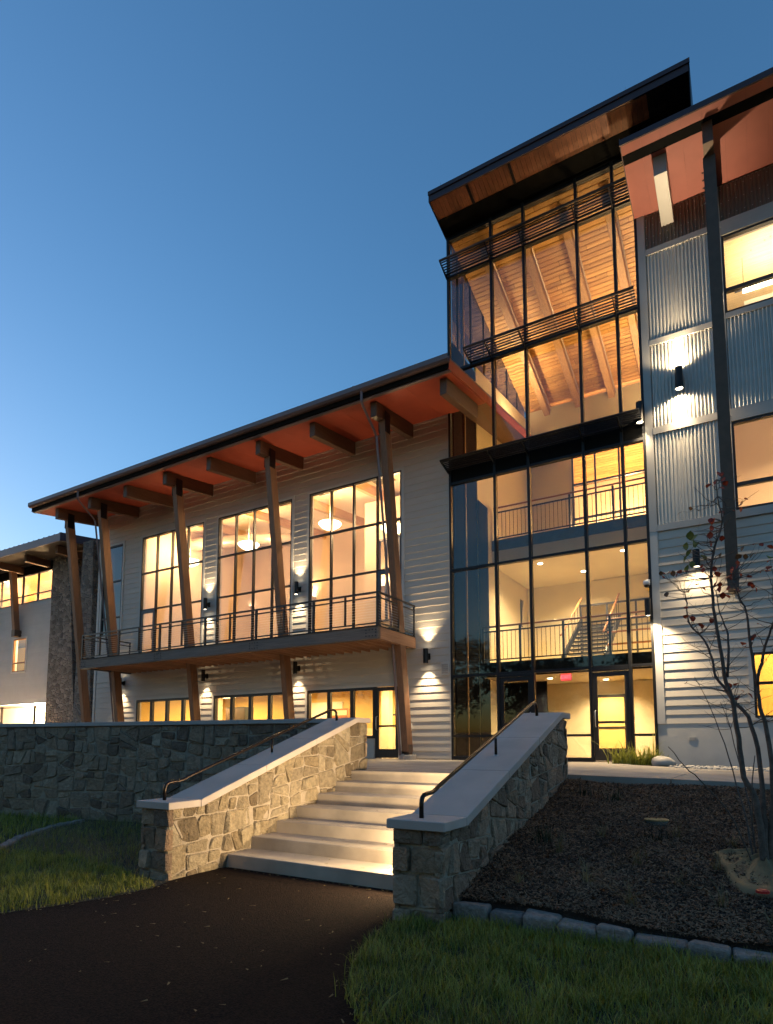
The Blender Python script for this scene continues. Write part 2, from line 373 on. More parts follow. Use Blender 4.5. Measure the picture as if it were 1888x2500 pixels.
# wall with rectangular holes (x0,x1,z0,z1), as boxes between planes y0..y1
def wall_holes(x0, x1, z0, z1, holes, y0, y1):
    xs = sorted({x0, x1, *[min(max(h[i], x0), x1) for h in holes for i in (0, 1)]})
    zs = sorted({z0, z1, *[min(max(h[i], z0), z1) for h in holes for i in (2, 3)]})
    mb = MB()
    for a, b in zip(xs, xs[1:]):
        run = None
        for c, d in zip(zs, zs[1:]):
            xm, zm = (a + b) / 2, (c + d) / 2
            solid = not any(h[0] < xm < h[1] and h[2] < zm < h[3] for h in holes)
            if solid: run = [c, d] if run is None else [run[0], d]
            if (not solid) and run: mb.box(a, b, y0, y1, *run); run = None
        if run: mb.box(a, b, y0, y1, *run)
    return mb
def clapboards(parent, x0, x1, z0, z1, holes, y, pitch=0.207, mat='siding', butt=True):
    """one object per board, each thicker at its lower edge, cut round the openings"""
    n = int(math.ceil((z1 - z0) / pitch))
    for k in range(n):
        a = z0 + k * pitch; b = min(a + pitch, z1)
        cuts = sorted({x0, x1, *[min(max(v, x0), x1) for h in holes if h[2] < b and h[3] > a for v in (h[0], h[1])]})
        segs = []
        for p, q in zip(cuts, cuts[1:]):
            xm = (p + q) / 2; lo, hi = a, b
            for h in holes:
                if h[0] < xm < h[1] and h[2] < b and h[3] > a:
                    if h[2] <= a and h[3] >= b: lo = hi
                    elif h[2] <= a: lo = max(lo, h[3])
                    else: hi = min(hi, h[2])
            if hi - lo > 0.02:
                if segs and abs(segs[-1][1] - p) < 1e-6 and segs[-1][2:] == [lo, hi]: segs[-1][1] = q
                else: segs.append([p, q, lo, hi])
        cutl = []
        for p, q, lo, hi in segs:
            if q - p > 6.5 and butt:
                m_ = p + (q - p) * random.uniform(.3, .7); cutl += [(p, m_ - .0015, lo, hi), (m_ + .0015, q, lo, hi)]
            else: cutl.append((p, q, lo, hi))
        for p, q, lo, hi in cutl:
            j = random.uniform(-0.002, 0.002)
            t0 = 0.030 - 0.022 * (lo - a) / pitch; t1 = 0.030 - 0.022 * (hi - a) / pitch
            mb = MB().hexa([(p, y - t0 + j, lo), (q, y - t0 + j, lo), (q, y - 0.001, lo), (p, y - 0.001, lo)],
                           [(p, y - t1 + j, hi), (q, y - t1 + j, hi), (q, y - 0.001, hi), (p, y - 0.001, hi)])
            obj('clapboard', mb, mat, parent)

# ------------------------------------------------------------------ fieldstone facing
def clip(poly, nx, ny, c):               # keep nx*x+ny*y <= c
    out = []
    for i in range(len(poly)):
        p, q = poly[i], poly[(i + 1) % len(poly)]
        dp = nx * p[0] + ny * p[1] - c; dq = nx * q[0] + ny * q[1] - c
        if dp <= 0: out.append(p)
        if (dp < 0 < dq) or (dq < 0 < dp):
            t = dp / (dp - dq); out.append((p[0] + (q[0] - p[0]) * t, p[1] + (q[1] - p[1]) * t))
    return out
def area(poly): return 0.5 * sum(p[0] * q[1] - q[0] * p[1] for p, q in zip(poly, poly[1:] + poly[:1]))
def stone_cells(u0, u1, v0, v1, size, mortar, planes, seed, aspect=0.78):
    """rubble masonry: a panel split again and again by skewed joints into uneven blocks, each pulled back by half a mortar joint"""
    r = random.Random(seed); todo = [[(u0, v0), (u1, v0), (u1, v1), (u0, v1)]]; done = []
    A0 = size * size * 0.62
    while todo:
        p = todo.pop(); A = area(p)
        us = [q[0] for q in p]; vs = [q[1] for q in p]; w, h = max(us) - min(us), (max(vs) - min(vs)) / aspect
        if A < A0 * r.choice((0.35, 0.6, 1.0, 1.3, 1.9)) and max(w, h) < 2.1 * size: done.append(p); continue
        cu = sum(us) / len(us) + r.uniform(-.16, .16) * w; cv = sum(vs) / len(vs) + r.uniform(-.16, .16) * h * aspect
        ang = (0.0 if w > h * r.uniform(.8, 1.25) else math.pi / 2) + r.gauss(0, .07 if A > 6 * A0 else .24)
        nx, ny = math.cos(ang), math.sin(ang); c = nx * cu + ny * cv
        x, y = clip(p, nx, ny, c), clip(p, -nx, -ny, -c)
        if len(x) < 3 or len(y) < 3 or min(area(x), area(y)) < 0.22 * A0: done.append(p); continue
        todo += [x, y]
    cells = []
    for p in done:
        m = mortar * r.uniform(.7, 1.4) / 2; poly = p
        for (ax_, ay_), (bx_, by_) in zip(p, p[1:] + p[:1]):
            L = math.hypot(bx_ - ax_, by_ - ay_)
            if L < 1e-6: continue
            nx, ny = (by_ - ay_) / L, -(bx_ - ax_) / L
            poly = clip(poly, nx, ny, nx * ax_ + ny * ay_ - m)
            if len(poly) < 3: break
        # knock off a corner or two
        for _ in range(r.choice((0, 1, 1, 2))):
            if len(poly) < 4: break
            i = r.randrange(len(poly)); q = poly[i]; cx = sum(t[0] for t in poly) / len(poly); cy2 = sum(t[1] for t in poly) / len(poly)
            d = math.hypot(q[0] - cx, q[1] - cy2); k = r.uniform(.10, .24); an = math.atan2(q[1] - cy2, q[0] - cx) + r.uniform(-.5, .5)
            nx, ny = math.cos(an), math.sin(an); poly = clip(poly, nx, ny, nx * q[0] + ny * q[1] - k * d)
        cu = sum(q[0] for q in poly) / max(1, len(poly)); cv = sum(q[1] for q in poly) / max(1, len(poly))
        for nx, ny, c in planes(cu, cv):
            if len(poly) >= 3: poly = clip(poly, nx, ny, c)
        if len(poly) >= 3 and area(poly) > 0.0012: cells.append(poly)
    return cells
def stone_piece(parent, poly, to_world, depth, mat, r):
    # chamfer the corners so the stones are not crisp polygons
    q = []
    for i in range(len(poly)):
        a, b, c = poly[i - 1], poly[i], poly[(i + 1) % len(poly)]
        e1 = math.dist(a, b); e2 = math.dist(b, c); k = min(0.016, 0.28 * min(e1, e2))
        if e1 < 1e-5 or e2 < 1e-5: continue
        q.append((b[0] + (a[0] - b[0]) * k / e1, b[1] + (a[1] - b[1]) * k / e1)); q.append((b[0] + (c[0] - b[0]) * k / e2, b[1] + (c[1] - b[1]) * k / e2))
    if len(q) < 3: return
    q = [(u + r.uniform(-.004, .004), v + r.uniform(-.004, .004)) for u, v in q]
    cu = sum(p[0] for p in q) / len(q); cv = sum(p[1] for p in q) / len(q); n = len(q)
    D = depth * r.uniform(0.45, 1.15); tu, tv = r.uniform(-.16, .16), r.uniform(-.16, .16)
    vs = [to_world(u, v, -0.03) for u, v in q] + [to_world(u, v, D * r.uniform(.35, .6)) for u, v in q]
    k2 = r.uniform(0.82, 0.93)
    for u, v in q:
        uu, vv = cu + (u - cu) * k2, cv + (v - cv) * k2
        vs.append(to_world(uu, vv, D * r.uniform(.85, 1.15) + (uu - cu) * tu + (vv - cv) * tv + r.uniform(-.006, .006)))
    vs.append(to_world(cu + r.uniform(-.02, .02), cv + r.uniform(-.02, .02), D * 1.08 + r.uniform(-.005, .008)))
    fs = []
    for i in range(n):
        j = (i + 1) % n
        fs += [(i, j, n + j, n + i), (n + i, n + j, 2 * n + j, 2 * n + i), (2 * n + i, 2 * n + j, 3 * n)]
    obj('stone', MB().add(vs, fs), mat, parent)

# ================================================================== SETTING: ground, path, lawn, patio
def sheet(name, poly, z, mat, kind='structure', thick=None):
    mb = MB(); n = len(poly)
    zf = z if callable(z) else (lambda x, y: z)
    if thick:
        mb.add([(x, y, zf(x, y)) for x, y in poly] + [(x, y, zf(x, y) - thick) for x, y in poly],
               [tuple(range(n)), tuple(range(2 * n - 1, n - 1, -1))] + [(i, n + i, n + (i + 1) % n, (i + 1) % n) for i in range(n)])
    else: mb.add([(x, y, zf(x, y)) for x, y in poly], [tuple(range(n))])
    return tag(obj(name, mb, mat), kind=kind)
sheet('ground', [(-900, -900), (900, -900), (900, 900), (-900, 900)], -1.15, 'ground_far')
sheet('asphalt_path', [(-40, -30), (30, -30), (30, 1.2), (-1.2, 2.0), (-1.8, 2.85), (-2.15, 3.2), (-2.42, 3.65), (-2.62, 4.2), (-2.7, 5.8), (-5.8, 5.8), (-5.72, 4.85), (-5.6, 4.5), (-5.63, 4.0), (-5.78, 3.5), (-5.98, 3.05), (-6.6, 2.3), (-8.5, 1.2), (-40, -2)], -1.088, 'asphalt')
WALL_A, WALL_B = (-6.22, 8.74), (-20.0, 6.36)            # front foot of the long retaining wall
sheet('lawn', [(-8.5, 1.2), (-6.6, 2.3), (-5.98, 3.05), (-5.78, 3.5), (-5.63, 4.0), (-5.6, 4.5), (-5.72, 4.85), (-6.0, 4.9), (-6.0, 8.9), (-20, 6.5), (-40, 3), (-40, -2)], -1.092, 'lawn_soil')
sheet('lawn', [(-1.2, 2.0), (30, 1.2), (30, 5.3), (-2.35, 5.15), (-2.7, 4.9), (-2.62, 4.2), (-2.42, 3.65), (-2.15, 3.2), (-1.8, 2.85)], -1.075, 'lawn_soil')
def bed_z(x, y): return -0.905 + max(0, y - 5.15) * 0.218 - 0.02 * (x + 2.3)
mb = MB(); NX, NY = 60, 44
for j in range(NY + 1):
    for i in range(NX + 1):
        x = -2.42 + i * 0.14; y = 5.10 + j * (8.98 - 5.10) / NY
        mb.v.append((x, y, bed_z(x, y) + random.uniform(-.012, .012) - (.09 if j == 0 else .045 if j == 1 else .015 if j == 2 else 0) + .02 * math.sin(x * 3.1) * math.sin(y * 2.7)))
for j in range(NY):
    for i in range(NX):
        a = j * (NX + 1) + i; mb.f.append((a, a + 1, a + NX + 2, a + NX + 1))
tag(obj('mulch_bed', mb, 'soil', smooth=True), kind='structure')
# patio: two slabs and the walk sloping off to the right; joints are real gaps
def walk_z(x, y): return 0.0 if x < -2.0 else -0.024 * (x + 2.0)
sheet('patio', [(-40, 3.1), (-20, 6.6), (-6.24, 8.95), (-5.74, 8.95), (-5.74, 8.49), (-2.36, 8.49), (-2.36, 15.6), (-40, 17.6)], 0.0, 'patio_concrete', thick=0.4)
sheet('walk', [(-2.352, 9.02), (-1.0, 9.02), (-0.90, 13.0), (-2.352, 13.9)], lambda x, y: walk_z(x, y), 'patio_concrete', thick=0.3)
sheet('walk', [(-0.985, 9.02), (7, 9.02), (7, 13.0), (-0.885, 13.0)], lambda x, y: walk_z(x, y), 'patio_concrete', thick=0.3)
sheet('planting_strip', [(-2.352, 13.905), (-0.9, 13.005), (8, 13.005), (8, 15.6), (-2.352, 15.6)], lambda x, y: walk_z(x, y) - 0.03, 'soil')
for x in (-3.9, -7.6, -11.4): sheet('patio_joint', [(x - .012, 8.55), (x + .012, 8.55), (x + .012, 15.45), (x - .012, 15.45)], 0.003, 'concrete_dark')
for y in (12.05,): sheet('patio_joint', [(-16, y), (-2.4, y), (-2.4, y + .024), (-16, y + .024)], 0.006, 'concrete_dark')

# ================================================================== STAIR
RI, TR, Y0 = 0.155, 0.463, 8.486
st = thing('stairs', (-4.26, 5.7, -1.09), 'flight of seven broad pale concrete steps between the two sloping stone walls', 'stairs')
for i in range(7):
    yb = Y0 - TR * (6 - i); zt = -RI * (6 - i)
    if i == 6: zt -= 0.003
    mb = MB().box(-5.90, -2.60, yb, yb + TR + (0.03 if i < 6 else 0.0), zt - RI - (0.25 if i == 0 else 0.02), zt)
    bevel(obj('step', mb, 'concrete', st), 0.012, 2)

# sloping cheek walls faced with fieldstone, precast caps
def cap_profile(f0, f1, b0, b1, zl, zh, th, y0, y1):
    return [(y0, zl), (f1, zl), (b0, zh), (y1, zh), (y1, zh - th), (b0 + 0.03, zh - th), (f1 + 0.03, zl - th), (y0, zl - th)]
def cheek_wall(xa, xb, label, capname, lit_side, seed):
    t = thing('stair_wall', ((xa + xb) / 2, 4.82, -1.1), label, 'wall')
    core = [(4.83, -1.3), (8.92, -1.3), (8.92, 0.79), (8.58, 0.79), (5.24, -0.29), (4.83, -0.29)]
    obj('core', MB().prism_x(core, xa + 0.022, xb - 0.022), 'mortar', t)
    slope = (0.80 + 0.28) / (8.60 - 5.23)
    def planes(u, v):
        zl = -0.28 if u < 5.2 else -0.28 + slope * (u - 5.23)
        return [(0, 1, -0.278)] if u < 5.22 else [(-slope, 1, -0.278 - slope * 5.23), (0, 1, 0.80)]
    rr = random.Random(seed)
    for face, x, sgn, m in (('r', xb - 0.022, 1, 'fieldstone_lit' if lit_side == 'r' else 'fieldstone_unlit'), ('l', xa + 0.022, -1, 'fieldstone_lit' if lit_side == 'l' else 'fieldstone_unlit')):  # stair side gets the lit stone colour, the other side the unlit one
        for c in stone_cells(4.79, 8.955, -1.25, 0.82, 0.35, 0.016, planes, seed + (1 if face == 'r' else 2)):
            if max(v for u, v in c) < -1.12: continue
            if lit_side == face and max(v for u, v in c) < -RI * (6 - math.floor((min(u for u, v in c) - 5.71) / TR + 0.0)) - 0.10 and min(u for u, v in c) > 5.9: continue
            stone_piece(t, c if sgn > 0 else c[::-1], lambda u, v, d, x=x, sgn=sgn: (x + sgn * d, u, v), 0.026, m, rr)
    # front end: coursed quoin stones; far end
    for yy, sgn in ((4.83, -1), (8.92, 1)):
        z = -1.22 if sgn < 0 else -0.02; top = -0.285 if sgn < 0 else 0.79
        row = 0
        while z < top - 0.03:
            h = min(rr.uniform(0.16, 0.3), top - z)
            if top - z - h < 0.08: h = top - z
            k = rr.choice((0.36, 0.5, 0.62)); xs = [xa - 0.012, xa + (xb - xa) * k, xb + 0.012]
            for a, b in zip(xs, xs[1:]):
                g = 0.011
                p = [(a + (g if a != xs[0] else 0), z + g), (b - (g if b != xs[-1] else 0), z + g + rr.uniform(-.01, .01)), (b - (g if b != xs[-1] else 0), z + h - g), (a + (g if a != xs[0] else 0), z + h - g + rr.uniform(-.01, .01))]
                stone_piece(t, p if sgn < 0 else p[::-1], lambda u, v, d, yy=yy, sgn=sgn: (u, yy + sgn * d, v), 0.05, 'fieldstone_unlit', rr)
            z += h; row += 1
    prof = cap_profile(4.75, 5.22, 8.56, 8.98, -0.22, 0.88, 0.082, 4.75, 8.985)
    # three precast lengths with fine joints
    cut = [4.75, 5.225, 6.36, 7.47, 8.985]
    def ztop(y): return -0.22 if y <= 5.22 else (0.88 if y >= 8.56 else -0.22 + (y - 5.22) * 1.10 / 3.34)
    def zbot(y): return -0.302 if y <= 5.25 else (0.798 if y >= 8.59 else -0.302 + (y - 5.25) * 1.10 / 3.34)
    for a, b in zip(cut, cut[1:]):
        ys = [a + 0.002] + [y for y in (5.22, 5.25, 8.56, 8.59) if a + .01 < y < b - .01] + [b - 0.002]
        poly = [(y, ztop(y)) for y in ys] + [(y, zbot(y)) for y in reversed(ys)]
        bevel(obj('cap', MB().prism_x(poly[::-1], xa - 0.05, xb + 0.06), 'precast', t), 0.006)
    return t
cheek_wall(-6.22, -5.76, 'stone stair wall left of the steps, lit warm, with a sloping pale cap', 'cap', 'r', 11)
cheek_wall(-2.80, -2.34, 'shaded stone stair wall right of the steps beside the mulch bed', 'cap', 'l', 23)

def handrail(x, label):
    t = thing('handrail', (x, 4.95, -0.22), label, 'handrail', 'handrails on the stair walls')
    p = [(x, 4.95, -0.225), (x, 4.95, -0.09), (x, 4.965, -0.045), (x, 5.0, -0.02), (x, 5.06, -0.012), (x, 5.16, -0.008), (x, 5.24, 0.015), (x, 5.30, 0.04),
         (x, 8.2, 0.985), (x, 8.30, 1.005), (x, 8.37, 0.995), (x, 8.41, 0.96), (x, 8.42, 0.90), (x, 8.42, 0.825)]
    obj('rail', MB().tube(p, 0.021, 12), 'handrail_metal', t, smooth=True)
    for y in (6.82,):
        zb = -0.22 + (y - 5.22) * 1.10 / 3.34
        obj('post', MB().tube([(x, y, zb - 0.01), (x, y, zb + 0.20)], 0.017, 10), 'handrail_metal', t, smooth=True)
        obj('base_plate', MB().lathe([(0.032, 0), (0.030, 0.008), (0.018, 0.010)], (x, y, zb - 0.002), 16), 'steel_bright', t)
    return t
handrail(-6.02, 'dark bronze handrail along the cap of the left stair wall')
handrail(-2.60, 'dark bronze handrail along the cap of the right stair wall')

# recessed step light in the inner face of the right stair wall: lights the treads and the opposite wall
sl = thing('step_light', (-2.81, 6.0, -0.62), 'recessed step light in the stair side of the right stone wall', 'step light', 'step lights')
obj('housing', MB().box(-2.855, -2.79, 5.86, 6.14, -0.68, -0.56), 'sconce_metal', sl)
obj('lens', MB().box(-2.861, -2.856, 5.875, 6.125, -0.668, -0.572), 'lens_glow', sl)
light('AREA', 'step_light_lamp', (-2.875, 6.0, -0.62), 7, (1.0, .72, .40), sl, rot=(0, math.radians(82), 0), sx=0.1, sy=0.26)
sl = thing('step_light', (-2.81, 7.6, -0.08), 'upper recessed step light in the stair side of the right stone wall', 'step light', 'step lights')
obj('housing', MB().box(-2.855, -2.79, 7.46, 7.74, -0.14, -0.02), 'sconce_metal', sl)
obj('lens', MB().box(-2.861, -2.856, 7.475, 7.725, -0.128, -0.032), 'lens_glow', sl)
light('AREA', 'step_light_lamp', (-2.875, 7.6, -0.08), 7.5, (1.0, .72, .40), sl, rot=(0, math.radians(82), 0), sx=0.1, sy=0.26)

# ================================================================== long retaining wall
rw = thing('retaining_wall', (-13, 7.5, -1.1), 'long dark fieldstone retaining wall with a pale flat cap below the building', 'wall')
dx, dy = WALL_B[0] - WALL_A[0], WALL_B[1] - WALL_A[1]; LN = math.hypot(dx, dy); ex, ey = dx / LN, dy / LN; nx_, ny_ = ey, -ex   # n points to the front
if ny_ > 0: nx_, ny_ = -nx_, -ny_
def rw_pt(u, v, d): return (WALL_A[0] + ex * u + nx_ * d, WALL_A[1] + ey * u + ny_ * d, v)
b = [rw_pt(0.05, -1.4, 0), rw_pt(LN, -1.4, 0), rw_pt(LN, -1.4, -0.42), rw_pt(0.05, -1.4, -0.42)]
obj('core', MB().hexa([b[0], b[3], b[2], b[1]], [(p[0], p[1], 0.80) for p in (b[0], b[3], b[2], b[1])]), 'mortar', rw)
rr = random.Random(5)
cells = stone_cells(0.05, 10.4, -1.22, 0.80, 0.40, 0.020, lambda u, v: [], 5, 0.72)
for c in cells:
    stone_piece(rw, c, lambda u, v, d: rw_pt(u, v, d), 0.034, 'fieldstone_unlit', rr)
ncap = 6; L0 = 12.0
for k in range(ncap):
    a, c = 0.02 + k * L0 / ncap, 0.02 + (k + 1) * L0 / ncap - 0.006
    q = [rw_pt(a, 0, 0.06), rw_pt(c, 0, 0.06), rw_pt(c, 0, -0.48), rw_pt(a, 0, -0.48)]; q = [q[0], q[3], q[2], q[1]]
    bevel(obj('cap', MB().hexa([(p[0], p[1], 0.803) for p in q], [(p[0], p[1], 0.883) for p in q]), 'precast', rw), 0.006)

# ================================================================== WINDOW / DOOR builders (parts of a building)
def grid_window(parent, x0, x1, z0, z1, xs, zs, y=W, fw=0.05, mw=0.05, depth=0.11, mat='bronze', gmat='glass_clear', trim=0.085, skip=()):
    """frame with real mullions (part) and one pane per light (sub-parts); trim boards round it"""
    f = MB(); ya, yb = y - 0.035, y - 0.035 + depth
    f.box(x0, x0 + fw, ya, yb, z0, z1); f.box(x1 - fw, x1, ya, yb, z0, z1)
    f.box(x0 + fw, x1 - fw, ya, yb, z1 - fw, z1); f.box(x0 + fw, x1 - fw, ya, yb, z0, z0 + fw)
    w = obj('window', f, mat, parent)
    for x in xs:
        obj('mullion', MB().box(x - mw / 2, x + mw / 2, ya + 0.004, yb - 0.004, z0 + fw, z1 - fw), mat, w)
    xx = [x0 + fw] + [v for x in xs for v in (x - mw / 2, x + mw / 2)] + [x1 - fw]
    zz = [z0 + fw] + [v for z in zs for v in (z - mw / 2, z + mw / 2)] + [z1 - fw]
    for i in range(0, len(xx), 2):
        for z in zs:
            if (i // 2, 'z') in skip: continue
            obj('transom', MB().box(xx[i], xx[i + 1], ya + 0.008, yb - 0.008, z - mw / 2, z + mw / 2), mat, w)
    for i in range(0, len(xx), 2):
        for j in range(0, len(zz), 2):
            if (i // 2, j // 2) in skip: continue
            obj('pane', MB().box(xx[i], xx[i + 1], y + 0.012, y + 0.030, zz[j], zz[j + 1]), gmat, w)
    if trim:
        t = trim
        for q in ((x0 - t, x0, z0, z1 + t), (x1, x1 + t, z0, z1 + t), (x0, x1, z1, z1 + t)):
            obj('trim', MB().box(q[0], q[1], y - 0.045, y + 0.01, q[2], q[3]), 'trim', w)
        box('sill', 'trim', w, x0 - t, x1 + t, y - 0.06, y + 0.01, z0 - 0.06, z0)
    return w
def door(parent, x0, x1, z0, z1, rail=0.65, y=W, mat='bronze', gmat='glass_clear', hside=1, stile=0.095, bottom=0.26):
    ya, yb = y - 0.02, y + 0.03
    f = MB().box(x0, x0 + stile, ya, yb, z0, z1).box(x1 - stile, x1, ya, yb, z0, z1)
    f.box(x0 + stile, x1 - stile, ya, yb, z1 - 0.11, z1).box(x0 + stile, x1 - stile, ya, yb, z0, z0 + bottom)
    d = obj('door', f, mat, parent)
    a, b = x0 + stile, x1 - stile
    if rail:
        obj('mid_rail', MB().box(a, b, ya + .005, yb - .005, z0 + rail - .03, z0 + rail + .03), mat, d)
        obj('pane', MB().box(a, b, y, y + .012, z0 + bottom, z0 + rail - .03), gmat, d)
        obj('pane', MB().box(a, b, y, y + .012, z0 + rail + .03, z1 - .11), gmat, d)
    else: obj('pane', MB().box(a, b, y, y + .012, z0 + bottom, z1 - .11), gmat, d)
    hx = x1 - stile / 2 if hside > 0 else x0 + stile / 2
    obj('handle', MB().tube([(hx, ya, z0 + .82), (hx, ya - .06, z0 + .84), (hx, ya - .065, z0 + .95), (hx, ya - .065, z0 + 1.12), (hx, ya - .06, z0 + 1.2), (hx, ya, z0 + 1.22)], 0.012, 8), 'steel_bright' if mat != 'grey_frame' else mat, d, smooth=True)
    return d

# ================================================================== LODGE WING (clapboard, tall windows, balcony front)
lw = thing('lodge_wing', (-15.2, W, 0), 'pale clapboard lodge wing with tall warm lit windows and leaning timber columns', 'building')
UP = [(-20.62, -17.14), (-16.40, -12.95), (-12.22, -8.74)]
ZD = 3.52                                          # balcony deck level
holes = [(a, b, ZD + 0.06, 8.64) for a, b in UP] + [(-23.12, -21.82, 4.85, 8.62)]
LO = [(-20.62, -17.14), (-16.40, -12.95)]
holes += [(a, b, 0.62, 2.13) for a, b in LO] + [(-12.22, -9.66, 0.60, 2.13), (-9.66, -8.86, 0.02, 2.13)]
XL, XR = -23.36, -7.15
wall = obj('wall', wall_holes(XL, XR, 0.0, 10.05, holes, W, W + 0.2), 'siding', lw)
t_ = 0.085
sid = [(h[0] - t_, h[1] + t_, h[2] - 0.06, h[3] + t_) for h in holes[:6]] + [(-12.305, -8.775, 0.54, 2.215), (-9.70, -8.775, -0.1, 2.215)]
clapboards(wall, XL + 0.10, XR - 0.06, 0.03, 9.95, sid, W)
box('corner_board', 'trim', lw, XL - 0.03, XL + 0.10, W - 0.045, W + 0.1, 0.0, 9.95)
box('corner_board', 'trim', lw, XR - 0.06, XR + 0.01, W - 0.045, W + 0.05, 0.0, 9.95)
for k, (a, b) in enumerate(UP):
    q = (b - a) / 4; xs = [a + q, a + 2 * q, a + 3 * q]
    dcol = {0: 0, 2: 3}.get(k)
    grid_window(lw, a, b, ZD + 0.06, 8.64, xs, [5.67, 7.16], mat='grey_frame' if False else 'bronze', skip=() if dcol is None else ((dcol, 0),))
    if dcol is not None:
        xa = a + 0.05 if dcol == 0 else xs[2] + 0.025; xb = xs[0] - 0.025 if dcol == 0 else b - 0.05
        door(lw, xa, xb, ZD + 0.11, 5.645, rail=None, hside=1 if dcol == 0 else -1, mat='grey_frame')
grid_window(lw, -23.12, -21.82, 4.85, 8.62, [], [5.58, 7.10])
for a, b in LO:
    q = (b - a) / 4; grid_window(lw, a, b, 0.62, 2.13, [a + q, a + 2 * q, a + 3 * q], [], fw=.085, mw=.13)
grid_window(lw, -12.22, -9.66, 0.60, 2.13, [-11.37, -10.50], [], trim=0, fw=.085, mw=.13)
for q in ((-12.305, -12.22, 0.6, 2.215), (-8.86, -8.775, 0.0, 2.215), (-12.22, -8.86, 2.13, 2.215)):
    obj('trim', MB().box(q[0], q[1], W - 0.045, W + 0.01, q[2], q[3]), 'trim', lw)
door(lw, -9.645, -8.875, 0.03, 2.11, rail=0.93, hside=-1)
box('door_frame', 'bronze', lw, -9.66, -9.645, W - 0.03, W + 0.06, 0.02, 2.13); box('door_frame', 'bronze', lw, -8.875, -8.86, W - 0.03, W + 0.06, 0.02, 2.13)
# siding band frieze at the soffit
box('frieze_board', 'trim', lw, XL + .1, XR - .06, W - 0.035, W - .002, 9.90, 9.98)
# roof: slab falling towards the eave, standing seams, gutter, fascia, soffit panels
RX0, RX1 = -24.30, -6.02
SL = 0.145
def rz(y): return 9.93 + SL * (y - 13.02)          # top of the metal
YB = 24.2
roof = obj('roof', MB().prism_x([(13.02, rz(13.02) - .05), (YB, rz(YB) - .05), (YB, rz(YB)), (13.02, rz(13.02))], RX0, RX1), 'roof_metal', lw)
for k in range(46):
    x = RX0 + 0.06 + k * 0.403
    if x < RX1: obj('standing_seam', MB().prism_x([(13.03, rz(13.03)), (YB, rz(YB)), (YB, rz(YB) + .07), (13.03, rz(13.03) + .075)], x - .012, x + .012), 'roof_metal', roof)
for a, b in ((RX0 - .02, -19.0), (-18.995, -12.8), (-12.795, RX1 + .02)):
    obj('gutter', MB().prism_x([(12.90, 9.955), (12.90, 9.83), (12.94, 9.775), (13.04, 9.775), (13.04, 9.955), (13.03, 9.955), (13.03, 9.80), (12.95, 9.80), (12.915, 9.84), (12.915, 9.955)][::-1], a, b), 'roof_metal', roof)
obj('fascia', MB().box(RX0 + .01, RX1 - .01, 13.045, 13.10, 9.66, 9.90), 'black_flat', roof)
obj('eave_trim', MB().box(RX0 + .005, RX1 - .005, 13.10, 13.20, 9.62, 9.70), 'roof_metal', roof)
for x0, x1 in ((RX0, RX0 + .03), (RX1 - .03, RX1)):
    obj('rake_board', MB().prism_x([(13.05, 9.63), (YB, 9.63 + SL * (YB - 13.05)), (YB, rz(YB) - .052), (13.05, rz(13.05) - .052)], x0, x1), 'soffit_red' if x1 > -10 else 'roof_metal', roof)
BX = [-23.17, -21.07, -18.99, -16.89, -14.79, -12.67, -10.59, -8.51, -6.43]      # left faces of the rafter beams, 0.19 wide
edges = [RX0 + .03] + [b for b in BX] + [RX1 - .03]
def so(y): return 9.96 + SL * (y - 15.5)           # soffit plane
prev = RX0 + .03
for i in range(len(BX) + 1):
    a = RX0 + .031 if i == 0 else BX[i - 1] + 0.095 + .002; b = RX1 - .031 if i == len(BX) else BX[i] + 0.095 - .002
    mid = (a + b) / 2
    for p, q in (((a, mid - .0015), (mid + .0015, b)) if b - a > 1.5 else ((a, b),)):
        obj('soffit_panel', MB().prism_x([(13.20, so(13.20)), (15.49, so(15.49)), (15.49, so(15.49) + .03), (13.20, so(13.20) + .03)], p, q), 'soffit_red', roof)
for i, x in enumerate(BX):
    y0 = 13.36
    y1 = 15.46 if x > -24 and x < -7.2 else 15.40
    bm = obj('rafter_beam', MB().prism_x([(y0, so(y0) - .43), (y1, so(y1) - .43), (y1, so(y1) - .004), (y0, so(y0) - .004)], x, x + 0.19), 'timber_y', lw)
    bevel(bm, 0.008)
# leaning timber columns with steel shoes on concrete footings
CX = [-23.14, -21.04, -16.86, -12.64, -8.48]
for x in CX:
    zt = so(13.78) - .425
    def cyl(z): return 15.02 - (15.02 - 13.72) * z / 9.3     # front edge of the column at height z
    w, d = 0.20, 0.30
    c = obj('column', MB().hexa([(x, cyl(.22), .22), (x + w, cyl(.22), .22), (x + w, cyl(.22) + d, .22), (x, cyl(.22) + d, .22)],
                                [(x, cyl(zt), zt), (x + w, cyl(zt), zt), (x + w, cyl(zt) + d, zt + SL * d), (x, cyl(zt) + d, zt + SL * d)]), 'timber', lw)
    bevel(c, 0.008)
    obj('steel_shoe', MB().box(x + .03, x + w - .03, cyl(0) + .04, cyl(0) + d - .04, .13, .26).box(x - .012, x, cyl(.3) + .03, cyl(.3) + d - .05, .16, .42).box(x + w, x + w + .012, cyl(.3) + .03, cyl(.3) + d - .05, .16, .42), 'steel_paint', c)
    obj('footing', MB().lathe([(0.24, 0.0), (0.24, 0.12), (0.225, 0.135)], (x + w / 2, cyl(0) + d / 2 - .02, 0.001), 24), 'concrete', c)
    obj('gusset_plate', MB().box(x - .010, x - .001, cyl(zt) + .02, cyl(zt) + d - .02, zt - .32, zt + .26).box(x + w + .001, x + w + .010, cyl(zt) + .02, cyl(zt) + d - .02, zt - .32, zt + .26), 'black_metal', c)
